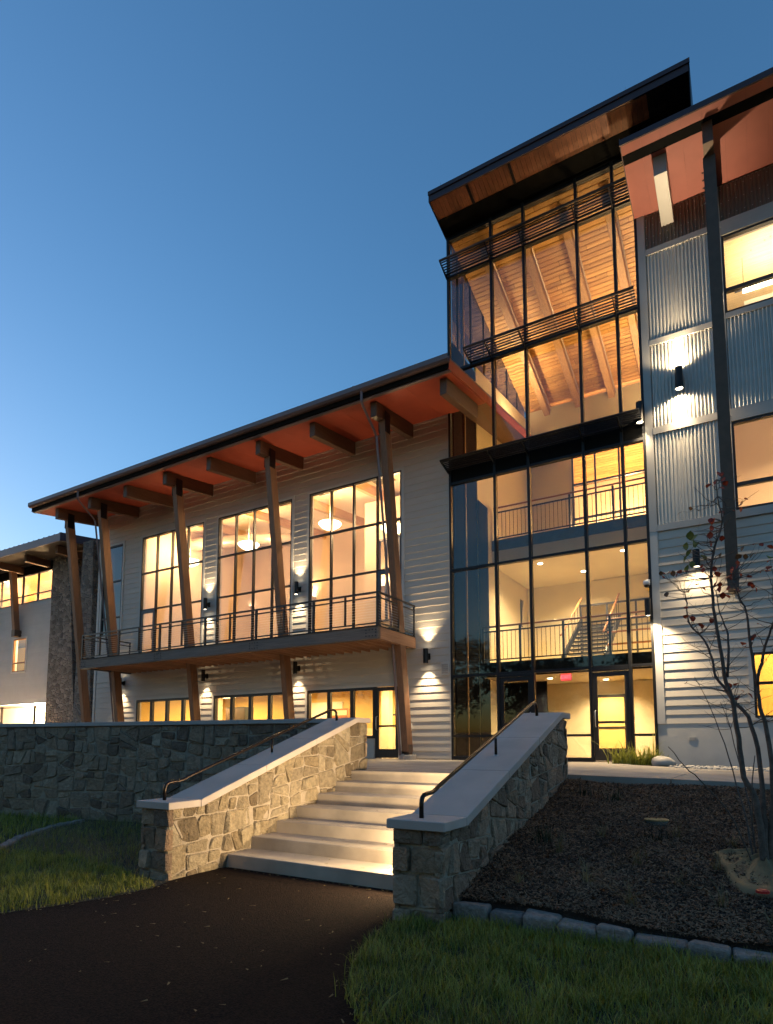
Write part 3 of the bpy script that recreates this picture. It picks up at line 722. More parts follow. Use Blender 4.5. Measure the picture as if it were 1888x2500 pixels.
# downspouts: from the gutter back to the second and last columns
for x in (CX[1], CX[4]):
    xx = x - 0.07
    p = [(xx, 12.97, 9.80), (xx, 12.97, 9.52), (xx, 13.03, 9.42), (xx + .02, 13.60, 8.96), (xx + .02, 13.70, 8.84), (xx + .02, 14.62, 2.9), (xx + .02, 14.98, .12)]
    obj('downspout', MB().tube(p, 0.040, 4), 'roof_metal', lw)
# vent, alarm box
v = obj('wall_vent', MB().box(-7.47, -7.22, W - .06, W - .02, 2.36, 2.74), 'trim', lw)
for k in range(5): obj('slat', MB().prism_x([(W - .075, 2.43 + .055 * k), (W - .062, 2.40 + .055 * k), (W - .061, 2.44 + .055 * k)], -7.44, -7.25), 'grey_trim', v)
# ---- interior shell of the wing
YI = 22.6
box('upper_floor', 'floor_int', lw, XL + .2, XR - .2, W + .21, YI, 3.20, 3.50)
for a, b in ((XL + .2, XR - .2),):
    box('rear_wall', 'cream_warm', lw, a, b, YI, YI + .15, 0, 11.3)
box('side_wall', 'cream_warm', lw, XL + .2, XL + .3, W + .21, YI, 3.5, 11.0); box('side_wall', 'cream_warm', lw, -21.5, -21.4, W + .21, YI, 3.5, 10.2)  # second wall added to keep hall light out of the narrow window
box('side_wall', 'cream_warm', lw, XR - .3, XR - .2, W + .21, YI, 3.5, 11.0)
box('side_wall', 'yellow_wall', lw, XL + .2, XL + .3, W + .21, YI, 0.0, 3.19)
box('side_wall', 'yellow_wall', lw, XR - .3, XR - .2, W + .21, YI, 0.0, 3.19)
box('lower_rear_wall', 'yellow_wall', lw, XL + .31, XR - .31, YI - .3, YI - .1, 0.02, 3.19)
box('lower_floor', 'floor_int', lw, XL + .21, XR - .21, W + .1, YI - .3, -.05, 0.015)
box('lower_ceiling', 'yellow_wall', lw, XL + .31, XR - .31, W + .21, YI - .3, 2.95, 3.19)
obj('upper_ceiling', MB().prism_x([(W + .21, 9.62), (YI, 10.35), (YI, 10.45), (W + .21, 9.72)], XL + .3, XR - .3), 'cream_warm', lw)
box('side_wall', 'siding', lw, XL - .02, XL + .19, W + .21, 24.0, 0, 10.6)
# inner partition with interior windows seen through the right window
pw = obj('partition', wall_holes(-12.6, -7.5, 3.51, 9.75, [(-12.0, -11.3, 5.0, 8.2), (-11.1, -9.6, 5.4, 8.2), (-9.4, -8.0, 5.4, 8.2)], 19.4, 19.52), 'cream_warm', lw)
for a, b, c, d in [(-12.0, -11.3, 5.0, 8.2), (-11.1, -9.6, 5.4, 8.2), (-9.4, -8.0, 5.4, 8.2)]:
    f = MB().box(a, a + .07, 19.37, 19.5, c, d).box(b - .07, b, 19.37, 19.5, c, d).box(a, b, 19.37, 19.5, d - .07, d).box(a, b, 19.37, 19.5, c, c + .07).box((a + b) / 2 - .03, (a + b) / 2 + .03, 19.38, 19.49, c, d)
    obj('inner_window', f, 'grey_frame', pw)
for x in (-22.0, -19.6, -17.0, -14.4, -11.8, -9.2):
    obj('ceiling_beam', MB().prism_x([(W + .25, 9.28), (YI, 10.0), (YI, 10.36), (W + .25, 9.63)], x, x + .16), 'glulam', lw)
obj('air_duct', MB().tube([(-21.8, 18.2, 9.25), (-19.6, 18.6, 9.2), (-17.2, 19.0, 9.0), (-15.6, 19.4, 8.8)], 0.26, 16), 'duct', lw, smooth=True)
for x, y in ((-15.2, 16.9), (-13.3, 16.9), (-11.0, 17.2)):
    box('air_grille', 'duct', lw, x, x + .75, y, y + .55, 9.50, 9.56)
    for k in range(6): box('grille_bar', 'black_metal', lw, x + .03, x + .72, y + .04 + .085 * k, y + .07 + .085 * k, 9.485, 9.502)

def pendant_bowl(x, y, z, label, r=0.42):
    t = thing('pendant_bowl_lamp', (x, y, z), label, 'pendant lamp', 'bowl pendants in the upper hall')
    obj('bowl', MB().lathe([(0.03, -0.20), (r * .45, -0.17), (r * .8, -0.08), (r, 0.02), (r * .97, 0.04)], (x, y, z), 28), 'bowl_glow', t, smooth=True)
    obj('stem', MB().tube([(x, y, z + .04), (x, y, z + 1.35)], .012, 6), 'duct', t)
    light('POINT', 'pendant_light', (x, y, z + .42), 22, WARM, t, size=.22)
    return t
pendant_bowl(-12.95, 17.6, 8.42, 'glowing bowl pendant in the right tall window, left lights')
pendant_bowl(-10.05, 17.2, 7.62, 'glowing bowl pendant in the right tall window behind the leaning column')
pendant_bowl(-16.85, 17.5, 8.28, 'glowing bowl pendant in the middle tall window')
pendant_bowl(-20.2, 17.5, 8.12, 'glowing bowl pendant in the left tall window')
def inner_sconce(x, y, z, label, face='y'):
    t = thing('uplight_sconce', (x, y, z), label, 'wall light', 'uplight wall lamps inside the hall')
    obj('shade', MB().hexa([(x - .09, y - .10, z - .14), (x + .09, y - .10, z - .14), (x + .09, y, z - .14), (x - .09, y, z - .14)], [(x - .22, y - .22, z + .10), (x + .22, y - .22, z + .10), (x + .22, y, z + .10), (x - .22, y, z + .10)]), 'duct', t)
    obj('lens', MB().box(x - .2, x + .2, y - .2, y - .01, z + .10, z + .108), 'lens_glow', t)
    light('SPOT', 'uplight', (x, y - .12, z + .13), 24, WARM2, t, rot=(math.pi, 0, 0), spot=130, blend=.8, size=.1)
for x, n in ((-21.5, 'left'), (-17.6, 'middle'), (-13.6, 'right')):
    inner_sconce(x, YI - .01, 7.2, 'tapered uplight on the hall rear wall in the %s tall window' % n)
for k, (x, y, lab) in enumerate(((-19.4, 18.2, 'left'), (-15.0, 18.2, 'middle'), (-10.6, 18.0, 'right'))):
    t = thing('linear_pendant', (x, y, 2.62), 'long linear pendant light inside the %s ground floor window' % lab, 'pendant lamp', 'linear pendants in the ground floor room')
    obj('tube', MB().box(x - .75, x + .75, y - .06, y + .06, 2.56, 2.61), 'tube_yellow', t)
    obj('housing', MB().box(x - .78, x + .78, y - .08, y + .08, 2.612, 2.66), 'white_plastic', t)
    for s in (-.6, .6): obj('cable', MB().tube([(x + s, y, 2.66), (x + s, y, 2.95)], .006, 5), 'black_metal', t)
    light('AREA', 'linear_light', (x, y, 2.54), 19, WARM2, t, rot=(0, 0, 0), sx=1.5, sy=.12)
for k, (x, y, lab) in enumerate(((-21.0, 20.6, 'rear left'), (-16.6, 20.6, 'rear middle'), (-12.2, 20.4, 'rear right'), (-9.6, 20.0, 'door side'))):
    t = thing('linear_pendant', (x, y, 2.62), 'short linear pendant at the %s of the ground floor room' % lab, 'pendant lamp', 'linear pendants in the ground floor room')
    obj('tube', MB().box(x - .5, x + .5, y - .06, y + .06, 2.56, 2.61), 'tube_yellow', t)
    obj('housing', MB().box(x - .53, x + .53, y - .08, y + .08, 2.612, 2.66), 'white_plastic', t)
    light('AREA', 'linear_light', (x, y, 2.54), 16, WARM2, t, sx=1.0, sy=.12)
# office chair seen low through the door glass
ch = thing('office_chair', (-9.75, 18.2, 0.02), 'rust coloured chair back seen through the ground floor glass door', 'chair')
obj('backrest', MB().lathe([(.02, -.30), (.16, -.24), (.20, 0), (.17, .22), (.03, .29)], (-9.75, 18.2, .80), 16), 'office_cloth', ch, smooth=True)
obj('seat', MB().lathe([(.20, 0), (.24, .03), (.23, .08)], (-9.75, 17.95, .42), 16), 'office_cloth', ch)
obj('stem', MB().tube([(-9.75, 17.95, .12), (-9.75, 17.95, .43)], .03, 8), 'black_metal', ch)
obj('base', MB().lathe([(.27, 0), (.25, .05), (.04, .1)], (-9.75, 17.95, .02), 10), 'black_metal', ch)
# furnishings of the ground floor room
def gthing(name, label, cat, b, mat, parts=()):
    t = thing(name, ((b[0] + b[1]) / 2, b[2], .02), label, cat)
    obj('body', MB().box(*b), mat, t)
    for nm, q, m in parts: obj(nm, MB().box(*q), m, t)
    return t
gthing('cabinet', 'tall dark cabinet inside the left ground floor window', 'cabinet', (-19.0, -17.9, 18.6, 19.1, .02, 1.95), 'bronze', [('door_panel', (-18.98, -18.46, 18.585, 18.599, .1, 1.9), 'steel_paint'), ('door_panel', (-18.44, -17.92, 18.585, 18.599, .1, 1.9), 'steel_paint')])
gthing('notice_board', 'pale notice board on the rear wall of the ground floor room', 'board', (-17.6, -15.6, 22.25, 22.29, 1.2, 2.3), 'white_ceiling', [('frame', (-17.65, -15.55, 22.27, 22.295, 1.12, 1.19), 'rail_wood')])
gthing('bookcase', 'brown bookcase inside the middle ground floor window', 'bookcase', (-14.9, -13.9, 20.2, 20.6, .02, 1.85), 'rail_wood', [('shelf_row', (-14.85, -13.95, 20.18, 20.199, 1.2, 1.5), 'office_cloth'), ('shelf_row', (-14.85, -13.95, 20.18, 20.199, .8, 1.1), 'bronze'), ('shelf_row', (-14.85, -13.95, 20.18, 20.199, 1.58, 1.78), 'cream')])
for x in (-20.2, -16.0, -11.6): box('room_column', 'cream', lw, x, x + .3, 19.0, 19.3, .02, 2.95)
for y, z in ((17.0, 2.80), (18.9, 2.84), (20.3, 2.82)): obj('ceiling_pipe', MB().tube([(XL + .4, y, z), (XR - .4, y, z)], .045, 8), 'white_ceiling', lw)
for x in (-22, -19.8, -17.6, -15.4, -13.2, -11.0, -8.8): box('ceiling_joist', 'joist_wood', lw, x, x + .08, W + .25, YI - .3, 2.72, 2.95)
box('dado', 'cream', lw, XL + .4, XR - .4, YI - .34, YI - .301, .02, 1.1)
# low partition wall with dark rails behind the door
for x in (-11.9, -11.0, -10.1, -9.2): box('mullion_post', 'bronze', lw, x, x + .08, 21.0, 21.06, .02, 1.55)
box('chair_rail', 'bronze', lw, -12.4, -7.6, 20.99, 21.05, 1.55, 1.62)

# ================================================================== BALCONY
bal = thing('balcony', (-14.7, 14.4, 3.17), 'timber balcony with steel cable railing across the lodge front', 'balcony')
BX0, BX1, BY = -21.10, -8.27, 13.38
cut = [BX0, -16.85, -12.6, BX1]
for a, b in zip(cut, cut[1:]): bevel(obj('rim_beam', MB().box(a + .002, b - .002, BY, BY + .13, 3.17, 3.49), 'timber_grey', bal), .006)
for x in (BX0, BX1 - .13): bevel(obj('side_beam', MB().box(x, x + .13, BY + .132, W - .05, 3.17, 3.49), 'timber_grey' if x < -15 else 'joist_wood', bal), .006)  # right beam in paler wood: the light on it is in its colour
x = BX0 + .35
while x < BX1 - .25:
    obj('joist', MB().box(x, x + .045, BY + .132, W - .05, 3.19, 3.46), 'joist_wood', bal); x += .32
k = 0; y = BY - .02
while y < W - .1:
    obj('deck_board', MB().box(BX0 - .01, BX1 + .01, y, min(y + .138, W - .06), 3.492, 3.518), 'deck_dark', bal); y += .146
for xc in (BX0 + .14, -16.85, -12.6, BX1 - .22):
    m = MB()
    for i in range(4):
        for j in range(3):
            if i in (1, 2) and j == 1: continue
            m.lathe([(.016, 0), (.016, .012), (.010, .018)], (0, 0, 0), 8)
            for v in range(len(m.v) - 24, len(m.v)):
                px, py, pz = m.v[v]; m.v[v] = (xc - .15 + .1 * i + px, BY - pz, 3.25 + .08 * j + py)
    obj('bolt_cluster', m, 'black_metal', bal)
for i, xx in enumerate([BX1 - 1.07 * k for k in range(13)]):
    w = .028 if i % 2 == 0 else .018
    if i == 12: xx = BX0 + .03
    if i == 0: xx = BX1 - .04
    obj('post', MB().box(xx - w, xx + w, BY + .015, BY + .075, 3.40 if i % 2 == 0 else 3.60, 4.385), 'bronze', bal)
for z, h, nm in ((4.385, .045, 'top_rail'), (4.26, .035, 'second_rail'), (3.575, .035, 'bottom_rail')):
    wdt = .05 if nm == 'top_rail' else .032
    obj(nm, MB().box(BX0, BX1 + .0, BY + .045 - wdt / 2, BY + .045 + wdt / 2, z, z + h), 'bronze', bal)
    for xx in (BX0 + .03, BX1 - .03):
        obj(nm, MB().box(xx - wdt / 2, xx + wdt / 2, BY + .045 + wdt / 2, W - .06, z, z + h), 'bronze', bal)
for xx in (BX0 + .03, BX1 - .03):
    for yy in (14.5, 15.40): obj('post', MB().box(xx - .02, xx + .02, yy - .02, yy + .02, 3.52, 4.385), 'bronze', bal)
for k in range(8):
    z = 3.68 + k * .072
    obj('cable', MB().tube([(BX0, BY + .045, z), (BX1, BY + .045, z)], .0035, 5), 'steel_bright', bal)
    for xx in (BX0 + .03, BX1 - .03): obj('cable', MB().tube([(xx, BY + .05, z), (xx, W - .08, z)], .0035, 5), 'steel_bright', bal)

# ================================================================== exterior cylinder sconces
def sconce(x, z, label, y=W - .03, up=True, h=.42, r=.07, pw=13, pu=12, off=.18, grp='cylinder wall lights on the facade', spot=84, wide=0):
    t = thing('wall_sconce', (x, y, z), label, 'wall light', grp)
    yc = y - off
    obj('cylinder', MB().lathe([(r * .88, -h / 2 + .03), (r, -h / 2 + .0), (r, h / 2), (r * .9, h / 2 - .02)], (x, yc, z), 20), 'sconce_metal', t, smooth=False)
    obj('bracket', MB().box(x - .03, x + .03, yc + r * .9, y + .02, z - .06, z + .06), 'sconce_metal', t)
    obj('back_plate', MB().box(x - .055, x + .055, y - .012, y + .012, z - .09, z + .09), 'sconce_metal', t)
    obj('lens', MB().lathe([(r * .86, 0), (r * .86, .004)], (x, yc, z - h / 2 + .018), 18), 'lens_glow', t)
    light('SPOT', 'downlight', (x, yc, z - h / 2 - .01), pw, NEUT, t, spot=spot, blend=.95, size=.035)
    if wide: light('SPOT', 'downlight_wide', (x, yc, z - h / 2 - .012), wide, NEUT, t, spot=150, blend=.5, size=.05); light('SPOT', 'uplight_wide', (x, yc, z + h / 2 + .012), wide, NEUT, t, rot=(math.pi, 0, 0), spot=150, blend=.5, size=.05)
    if up:
        obj('lens', MB().lathe([(r * .86, 0), (r * .86, .004)], (x, yc, z + h / 2 - .012), 18), 'lens_glow', t)
        light('SPOT', 'uplight', (x, yc, z + h / 2 + .01), pu, NEUT, t, rot=(math.pi, 0, 0), spot=spot, blend=.95, size=.035)
    return t
sconce(-16.77, 5.46, 'lit cylinder wall light above the balcony between left and middle tall windows')
sconce(-12.58, 5.48, 'lit cylinder wall light above the balcony between middle and right tall windows')
sconce(-16.77, 2.86, 'cylinder wall light under the balcony between left and middle ground floor windows', up=False, h=.40)
sconce(-12.58, 2.87, 'cylinder wall light under the balcony between middle and right ground floor windows', up=False, h=.40)
sconce(-21.45, 2.83, 'cylinder wall light under the balcony at the far left corner', h=.40, pu=5)
sconce(-7.87, 2.91, 'cylinder wall light on the clapboards right of the balcony', pw=19, pu=14)
ab = thing('alarm_box', (-8.47, W - .03, .83), 'small white device box on the clapboards beside the last column', 'device')
obj('case', MB().box(-8.53, -8.42, W - .09, W - .02, .84, 1.03), 'white_plastic', ab); obj('button', MB().box(-8.495, -8.455, W - .098, W - .091, .90, .98), 'black_metal', ab)

# ================================================================== GLASS TOWER
tw = thing('glass_tower', (-4.5, W, 0), 'tall glazed entrance tower with black mullions, sunshades and a raised shed roof', 'building')
MX = [-7.14, -5.80, -4.85, -3.41, -2.48, -1.96]
ZT = [0.04, 2.30, 5.30, 7.83, 8.56, 11.22, 14.17, 15.36]
GT = 'glass_tower'
for i, x in enumerate(MX):
    w = .045 if 0 < i < 5 else .04
    obj('mullion', MB().box(x - w / 2 - .012, x + w / 2 + .012, W - .06, W + .09, 0.0, 15.45), 'black_metal', tw)
for i in range(5):
    a, b = MX[i] + .036, MX[i + 1] - .036
    for z in ZT[1:]:
        obj('transom', MB().box(a, b, W - .05, W + .08, z - .035, z + .035), 'black_metal', tw)
    if i in (1, 3):
        obj('door_head', MB().box(a, b, W - .05, W + .08, 2.20, 2.263), 'black_metal', tw)
        door(tw, a + .004, b - .004, 0.03, 2.19, rail=.93 if i == 3 else .93, y=W, hside=-1 if i == 3 else 1, mat='bronze' if i == 3 else 'black_metal', gmat=GT, stile=.105)
    else:
        obj('transom', MB().box(a, b, W - .05, W + .08, .62, .68), 'black_metal', tw)
        obj('transom', MB().box(a, b, W - .05, W + .08, 0.0, .10), 'black_metal', tw)
        obj('pane', MB().box(a, b, W + .005, W + .025, .10, .62), GT, tw); obj('pane', MB().box(a, b, W + .005, W + .025, .68, 2.265), GT, tw)
    for z0, z1 in ((2.335, 5.265), (5.335, 7.795), (8.595, 11.185), (11.255, 14.135), (14.205, 15.325)):
        obj('pane', MB().box(a, b, W + .005, W + .025, z0, z1), GT, tw)
    obj('spandrel', MB().box(a, b, W - .03, W + .05, 7.866, 8.524), 'black_flat', tw)
obj('head_band', MB().box(-7.18, -1.96, W - .04, W + .12, 15.40, 15.50), 'black_flat', tw)
# sunshades: tubes on brackets, rising outwards
def sunshade(x0, x1, yo, zo, zi, n, brk):
    s = obj('sunshade', MB().tube([(x0, yo, zo), (x1, yo, zo)], .036, 10), 'black_metal', tw, smooth=True)
    yi = W - .09
    for k in range(1, n + 1):
        t = k / (n + 0.5); y, z = yo + (yi - yo) * t, zo + (zi - zo) * t
        obj('louver', MB().tube([(x0 + .02, y, z), (x1, y, z)], .019 if k < n else .03, 8), 'black_metal', s, smooth=True)
    for x in brk:
        obj('bracket', MB().prism_x([(yo, zo - .03), (yi + .02, zi - .10), (yi + .02, zi + .0), (yo, zo + .015)], x - .012, x + .012), 'black_metal', s)
    return s
sunshade(-7.18, -1.98, 14.96, 14.36, 14.20, 6, [-7.17] + MX[1:5])
sunshade(-6.42, -1.98, 14.84, 11.35, 11.22, 6, [-6.41] + MX[1:5])
sunshade(-7.18, -1.98, 14.90, 8.30, 8.22, 6, [-7.17] + MX[1:5])
# shed roof rising to the front
def tz(y): return 15.46 + .26 * (W - y)            # underside
rf = obj('roof', MB().prism_x([(14.40, tz(14.40) + .02), (24.5, tz(24.5) + .10), (24.5, tz(24.5) + .34), (14.40, tz(14.40) + .25)], -7.19, -.56), 'roof_dark', tw)
obj('fascia', MB().box(-7.21, -.54, 14.36, 14.398, 15.74, 15.925), 'roof_dark', rf)
obj('fascia', MB().box(-7.22, -.53, 14.33, 14.359, 15.926, 16.04), 'roof_dark', rf)
obj('rake_board', MB().prism_x([(14.36, tz(14.36) - .02), (24.5, tz(24.5) - .02), (24.5, tz(24.5) + .34), (14.36, tz(14.36) + .28)], -7.212, -7.192), 'roof_dark', rf)
obj('rake_board', MB().prism_x([(14.36, tz(14.36) - .9), (15.9, tz(15.9) - .9), (15.9, tz(15.9) + .30), (14.36, tz(14.36) + .28)], -.559, -.54), 'black_metal', rf)
x = -7.18
while x < -.62:
    nx = min(x + .118, -.60)
    obj('soffit_board', MB().prism_x([(14.41, tz(14.41)), (14.93, tz(14.93)), (14.93, tz(14.93) + .015), (14.41, tz(14.41) + .015)], x, nx - .005), 'soffit_board' if x < -1.55 else 'black_metal', rf); x = nx + .001
obj('soffit_band', MB().prism_x([(14.935, tz(14.935) - .006), (15.56, tz(15.56) - .006), (15.56, tz(15.56) + .012), (14.935, tz(14.935) + .012)], -7.18, -.60), 'black_flat', rf)
for xx in (-6.1, -4.9): obj('soffit_joint', MB().prism_x([(14.41, tz(14.41) - .02), (14.93, tz(14.93) - .02), (14.93, tz(14.93) + .0), (14.41, tz(14.41) + .0)], xx, xx + .07), 'black_metal', rf)
box('side_wall', 'black_metal', tw, -1.9, -.6, 15.0, 22, 14.1, 15.4)
for xx in (-6.95, -1.95): obj('lightning_rod', MB().tube([(xx, 14.6, 15.95), (xx, 14.6, 16.42)], .006, 5), 'steel_bright', rf)
# ---- inside: sloping pine board ceiling on glulam beams
def cz(y): return 15.40 - .30 * (y - W)
cl = obj('ceiling', MB().prism_x([(W + .13, cz(W + .13) + .03), (27.5, cz(27.5) + .03), (27.5, cz(27.5) + .1), (W + .13, cz(W + .13) + .1)], -7.1, -1.98), 'black_flat', tw)
y = W + .14; row = 0
while y < 27.1:
    y2 = y + .142; x = -7.09; first = True
    while x < -2.0:
        ln = random.uniform(.9, 2.6) * (.5 if first else 1); first = False; x2 = min(x + ln, -1.99)
        obj('ceiling_board', MB().prism_x([(y, cz(y)), (y2 - .020, cz(y2 - .020)), (y2 - .020, cz(y2 - .020) + .02), (y, cz(y) + .02)], x, x2 - .009), 'ceiling_pine', cl); x = x2
    y = y2
for x in (-6.32, -5.15, -3.97, -2.81):
    bevel(obj('ceiling_beam', MB().prism_x([(W + .5, cz(W + .5) - .46), (23.0, cz(23.0) - .46), (23.0, cz(23.0) - .002), (W + .5, cz(W + .5) - .002)], x, x + .22), 'glulam', tw), .01)
    obj('conduit', MB().tube([(x + .26, W + .6, cz(W + .6) - .30), (x + .26, 22.4, cz(22.4) - .30)], .022, 6), 'duct', tw)
# left wall: black sheets painted for the unlit depth near the front, cream wall with a raking top, clerestory glass over it
def lz(y): return 12.16 + .125 * (y - W)
obj('unlit_sheet', MB().box(-7.12, -7.08, W + .12, 17.3, 0.0, 12.2), 'unlit_black', tw)
obj('unlit_sheet', MB().box(-7.058, -7.045, 17.302, 18.1, 0.02, 8.0), 'unlit_black', tw)
box('side_mullion', 'glulam', tw, -7.078, -7.04, 16.35, 16.40, 0.0, 14.6)
obj('left_wall', MB().prism_x([(17.302, 0), (22.3, 0), (22.3, lz(22.3)), (17.302, lz(17.302))], -7.13, -7.06), 'cream', tw)
for y in (16.0, 17.0, 18.1, 19.2, 20.3, 21.4): obj('side_mullion', MB().box(-7.13, -7.07, y, y + .06, lz(y), cz(y) - .01), 'bronze', tw)
obj('side_glazing', MB().prism_x([(W + .13, lz(W)), (22.3, lz(22.3)), (22.3, cz(22.3) - .02), (W + .13, cz(W + .13) - .02)], -7.105, -7.095), 'glass_side', tw)
# right wall, floors, rear walls
box('right_wall', 'cream', tw, -1.99, -1.95, W + .1, 27, 0, 14.9)
box('ground_floor', 'floor_int', tw, -7.1, -1.99, W + .09, 21.0, -.06, .02)
box('lobby_rear_wall', 'cream', tw, -7.05, -1.99, 20.6, 20.75, .02, 2.44)
obj('upper_rear_wall', wall_holes(-7.05, -1.99, 2.86, 6.19, [(-5.15, -2.3, 2.9, 5.35)], 22.0, 22.12), 'cream', tw)
f = MB()
for x in (-5.15, -4.25, -3.3, -2.36): f.box(x, x + .06, 21.96, 22.04, 2.9, 5.35)
for z in (2.9, 4.45, 5.29): f.box(-5.15, -2.3, 21.96, 22.04, z, z + .06)
obj('inner_window_wall', f, 'grey_frame', tw)
box('corridor_wall', 'cream', tw, -7.0, -1.99, 25.5, 25.6, 2.86, 6.19); box('corridor_wall', 'cream', tw, -7.04, -6.98, 22.13, 25.5, 2.86, 6.19)
obj('top_rear_wall', wall_holes(-7.05, -1.99, 7.01, 13.2, [(-5.35, -2.0, 7.05, 11.9)], 22.3, 22.42), 'cream', tw)
f = MB()
for x in (-5.35, -4.55, -3.72, -2.86, -2.06): f.box(x, x + .06, 22.26, 22.34, 7.05, 11.9)
for z in (7.05, 8.6, 9.9, 11.84): f.box(-5.35, -2.0, 22.26, 22.34, z, z + .07)
obj('inner_window_wall', f, 'grey_frame', tw)
box('far_room_wall', 'cream_warm', tw, -7.05, -1.99, 27.2, 27.3, 7.0, 13.0)
def landing(y0, z0, z1, yb): return box('landing', 'cream', tw, -7.05, -1.995, y0, yb, z0, z1)
landing(17.30, 2.45, 2.85, 25.5); landing(18.47, 6.20, 7.0, 27.2)
obj('landing_edge', MB().box(-7.05, -1.995, 17.27, 17.298, 2.42, 2.86), 'black_metal', tw)
obj('landing_edge', MB().box(-7.05, -1.995, 18.44, 18.468, 6.66, 7.01), 'grey_frame', tw)
box('lobby_door', 'bronze', tw, -4.42, -3.42, 20.55, 20.6, .02, 2.02)
box('lobby_door_glass', 'tube_yellow' if False else 'yellow_wall', tw, -4.32, -3.52, 20.53, 20.549, .30, 1.92)
box('lobby_door_rail', 'bronze', tw, -4.32, -3.52, 20.515, 20.529, .92, .99)
box('lobby_unlit_sheet', 'unlit_black', tw, -7.04, -5.6, 19.2, 19.3, .02, 2.42)  # black sheet painted in place of the unlit opening
def inner_rail(y, z0, label):
    r = thing('landing_railing', (-4.5, y, z0), label, 'railing', 'steel railings on the tower landings')
    obj('handrail', MB().tube([(-7.0, y - .05, z0 + 1.10), (-2.02, y - .05, z0 + 1.10)], .028, 8), 'rail_wood', r, smooth=True)
    obj('top_bar', MB().box(-7.0, -2.02, y - .02, y + .02, z0 + .94, z0 + .98), 'bronze', r)
    obj('bottom_bar', MB().box(-7.0, -2.02, y - .02, y + .02, z0 + .08, z0 + .115), 'bronze', r)
    for x in (-6.98, -5.82, -4.55, -3.28, -2.05): obj('post', MB().box(x - .03, x + .03, y - .025, y + .025, z0 - .25, z0 + 1.08), 'bronze', r)
    for k in range(37):
        x = -6.87 + .13 * k
        obj('baluster', MB().tube([(x, y, z0 + .115), (x, y, z0 + .94)], .008, 6), 'bronze', r)
    return r
inner_rail(17.40, 2.86, 'dark steel railing on the first landing behind the tower glass')
inner_rail(18.56, 7.01, 'dark steel railing on the upper landing behind the tower glass')
# inner stair between the landings with timber rails
ist = thing('inner_stair', (-4.3, 19.0, 2.85), 'indoor stair with timber handrails seen through the tower glass', 'stairs')
for k in range(10):
    obj('tread', MB().box(-4.9, -3.7, 18.6 + .27 * k, 18.6 + .27 * k + .29, 2.85 + .17 * k, 2.85 + .17 * k + .05), 'bronze', ist)
for x in (-4.92, -3.68):
    obj('stringer', MB().prism_x([(18.6, 2.85), (21.3, 4.55), (21.3, 4.80), (18.6, 3.10)], x - .025, x + .025), 'bronze', ist)
    obj('handrail', MB().tube([(x, 18.5, 3.72), (x, 18.62, 3.76), (x, 21.3, 5.45)], .03, 8), 'rail_wood', ist, smooth=True)
    for k in range(7): obj('baluster', MB().tube([(x, 18.7 + .4 * k, 2.95 + .25 * k), (x, 18.7 + .4 * k, 3.80 + .25 * k)], .009, 6), 'bronze', ist)
for z in (3.35, 3.72, 4.1): obj('guard_rail', MB().tube([(-3.6, 18.7, z), (-2.1, 18.7, z)], .03, 8), 'rail_wood', ist, smooth=True)
# exit sign hung under the first landing
es = thing('exit_sign', (-4.5, 17.45, 2.12), 'glowing red exit sign hung under the first landing', 'sign')
obj('case', MB().box(-4.68, -4.37, 17.47, 17.53, 2.22, 2.43), 'white_plastic', es); obj('face', MB().box(-4.67, -4.38, 17.462, 17.469, 2.23, 2.42), 'exit_glow', es)
fc = bpy.data.curves.new('lettering', 'FONT'); fc.body = 'EXIT'; fc.size = .15; fc.align_x = 'CENTER'; fc.align_y = 'CENTER'; fc.extrude = .002
ft = bpy.data.objects.new('lettering_curve', fc); COL.objects.link(ft); bpy.context.view_layer.update()
fm = bpy.data.meshes.new_from_object(ft.evaluated_get(bpy.context.evaluated_depsgraph_get())); bpy.data.objects.remove(ft)
for v in fm.vertices: v.co = Vector((v.co.x - 4.525, 17.457 - v.co.z, v.co.y + 2.325))
fm.materials.clear(); link_mesh('lettering', fm, 'exit_letter', es)
obj('bracket', MB().box(-4.53, -4.51, 17.49, 17.51, 2.431, 2.45), 'bronze', es)
# tower lights
def downlight(x, y, z, pw, label, grp='recessed downlights in the tower'):
    t = thing('downlight', (x, y, z), label, 'ceiling light', grp)
    obj('ring', MB().lathe([(.10, -.012), (.10, 0), (.085, .001)], (x, y, z), 16), 'white_plastic', t)
    obj('lens', MB().lathe([(.075, -.018), (.075, -.0125)], (x, y, z), 16), 'down_glow', t)
    light('SPOT', 'downlight_lamp', (x, y, z - .03), pw, NEUT, t, spot=140, blend=.8, size=.07)
downlight(-5.64, 18.99, 6.195, 62, 'left bright downlight under the upper landing')
downlight(-3.11, 18.93, 6.195, 62, 'right bright downlight under the upper landing')
downlight(-4.66, 20.6, 6.195, 62, 'middle downlight further back under the upper landing')
downlight(-3.6, 23.5, 6.195, 62, 'rearmost downlight in the corridor behind the landing')
downlight(-5.3, 18.6, 2.445, 45, 'left downlight in the entrance lobby ceiling')
downlight(-3.4, 18.6, 2.445, 62, 'right downlight in the entrance lobby ceiling')
downlight(-3.9, 19.8, 2.445, 62, 'rear downlight by the lobby inner door')
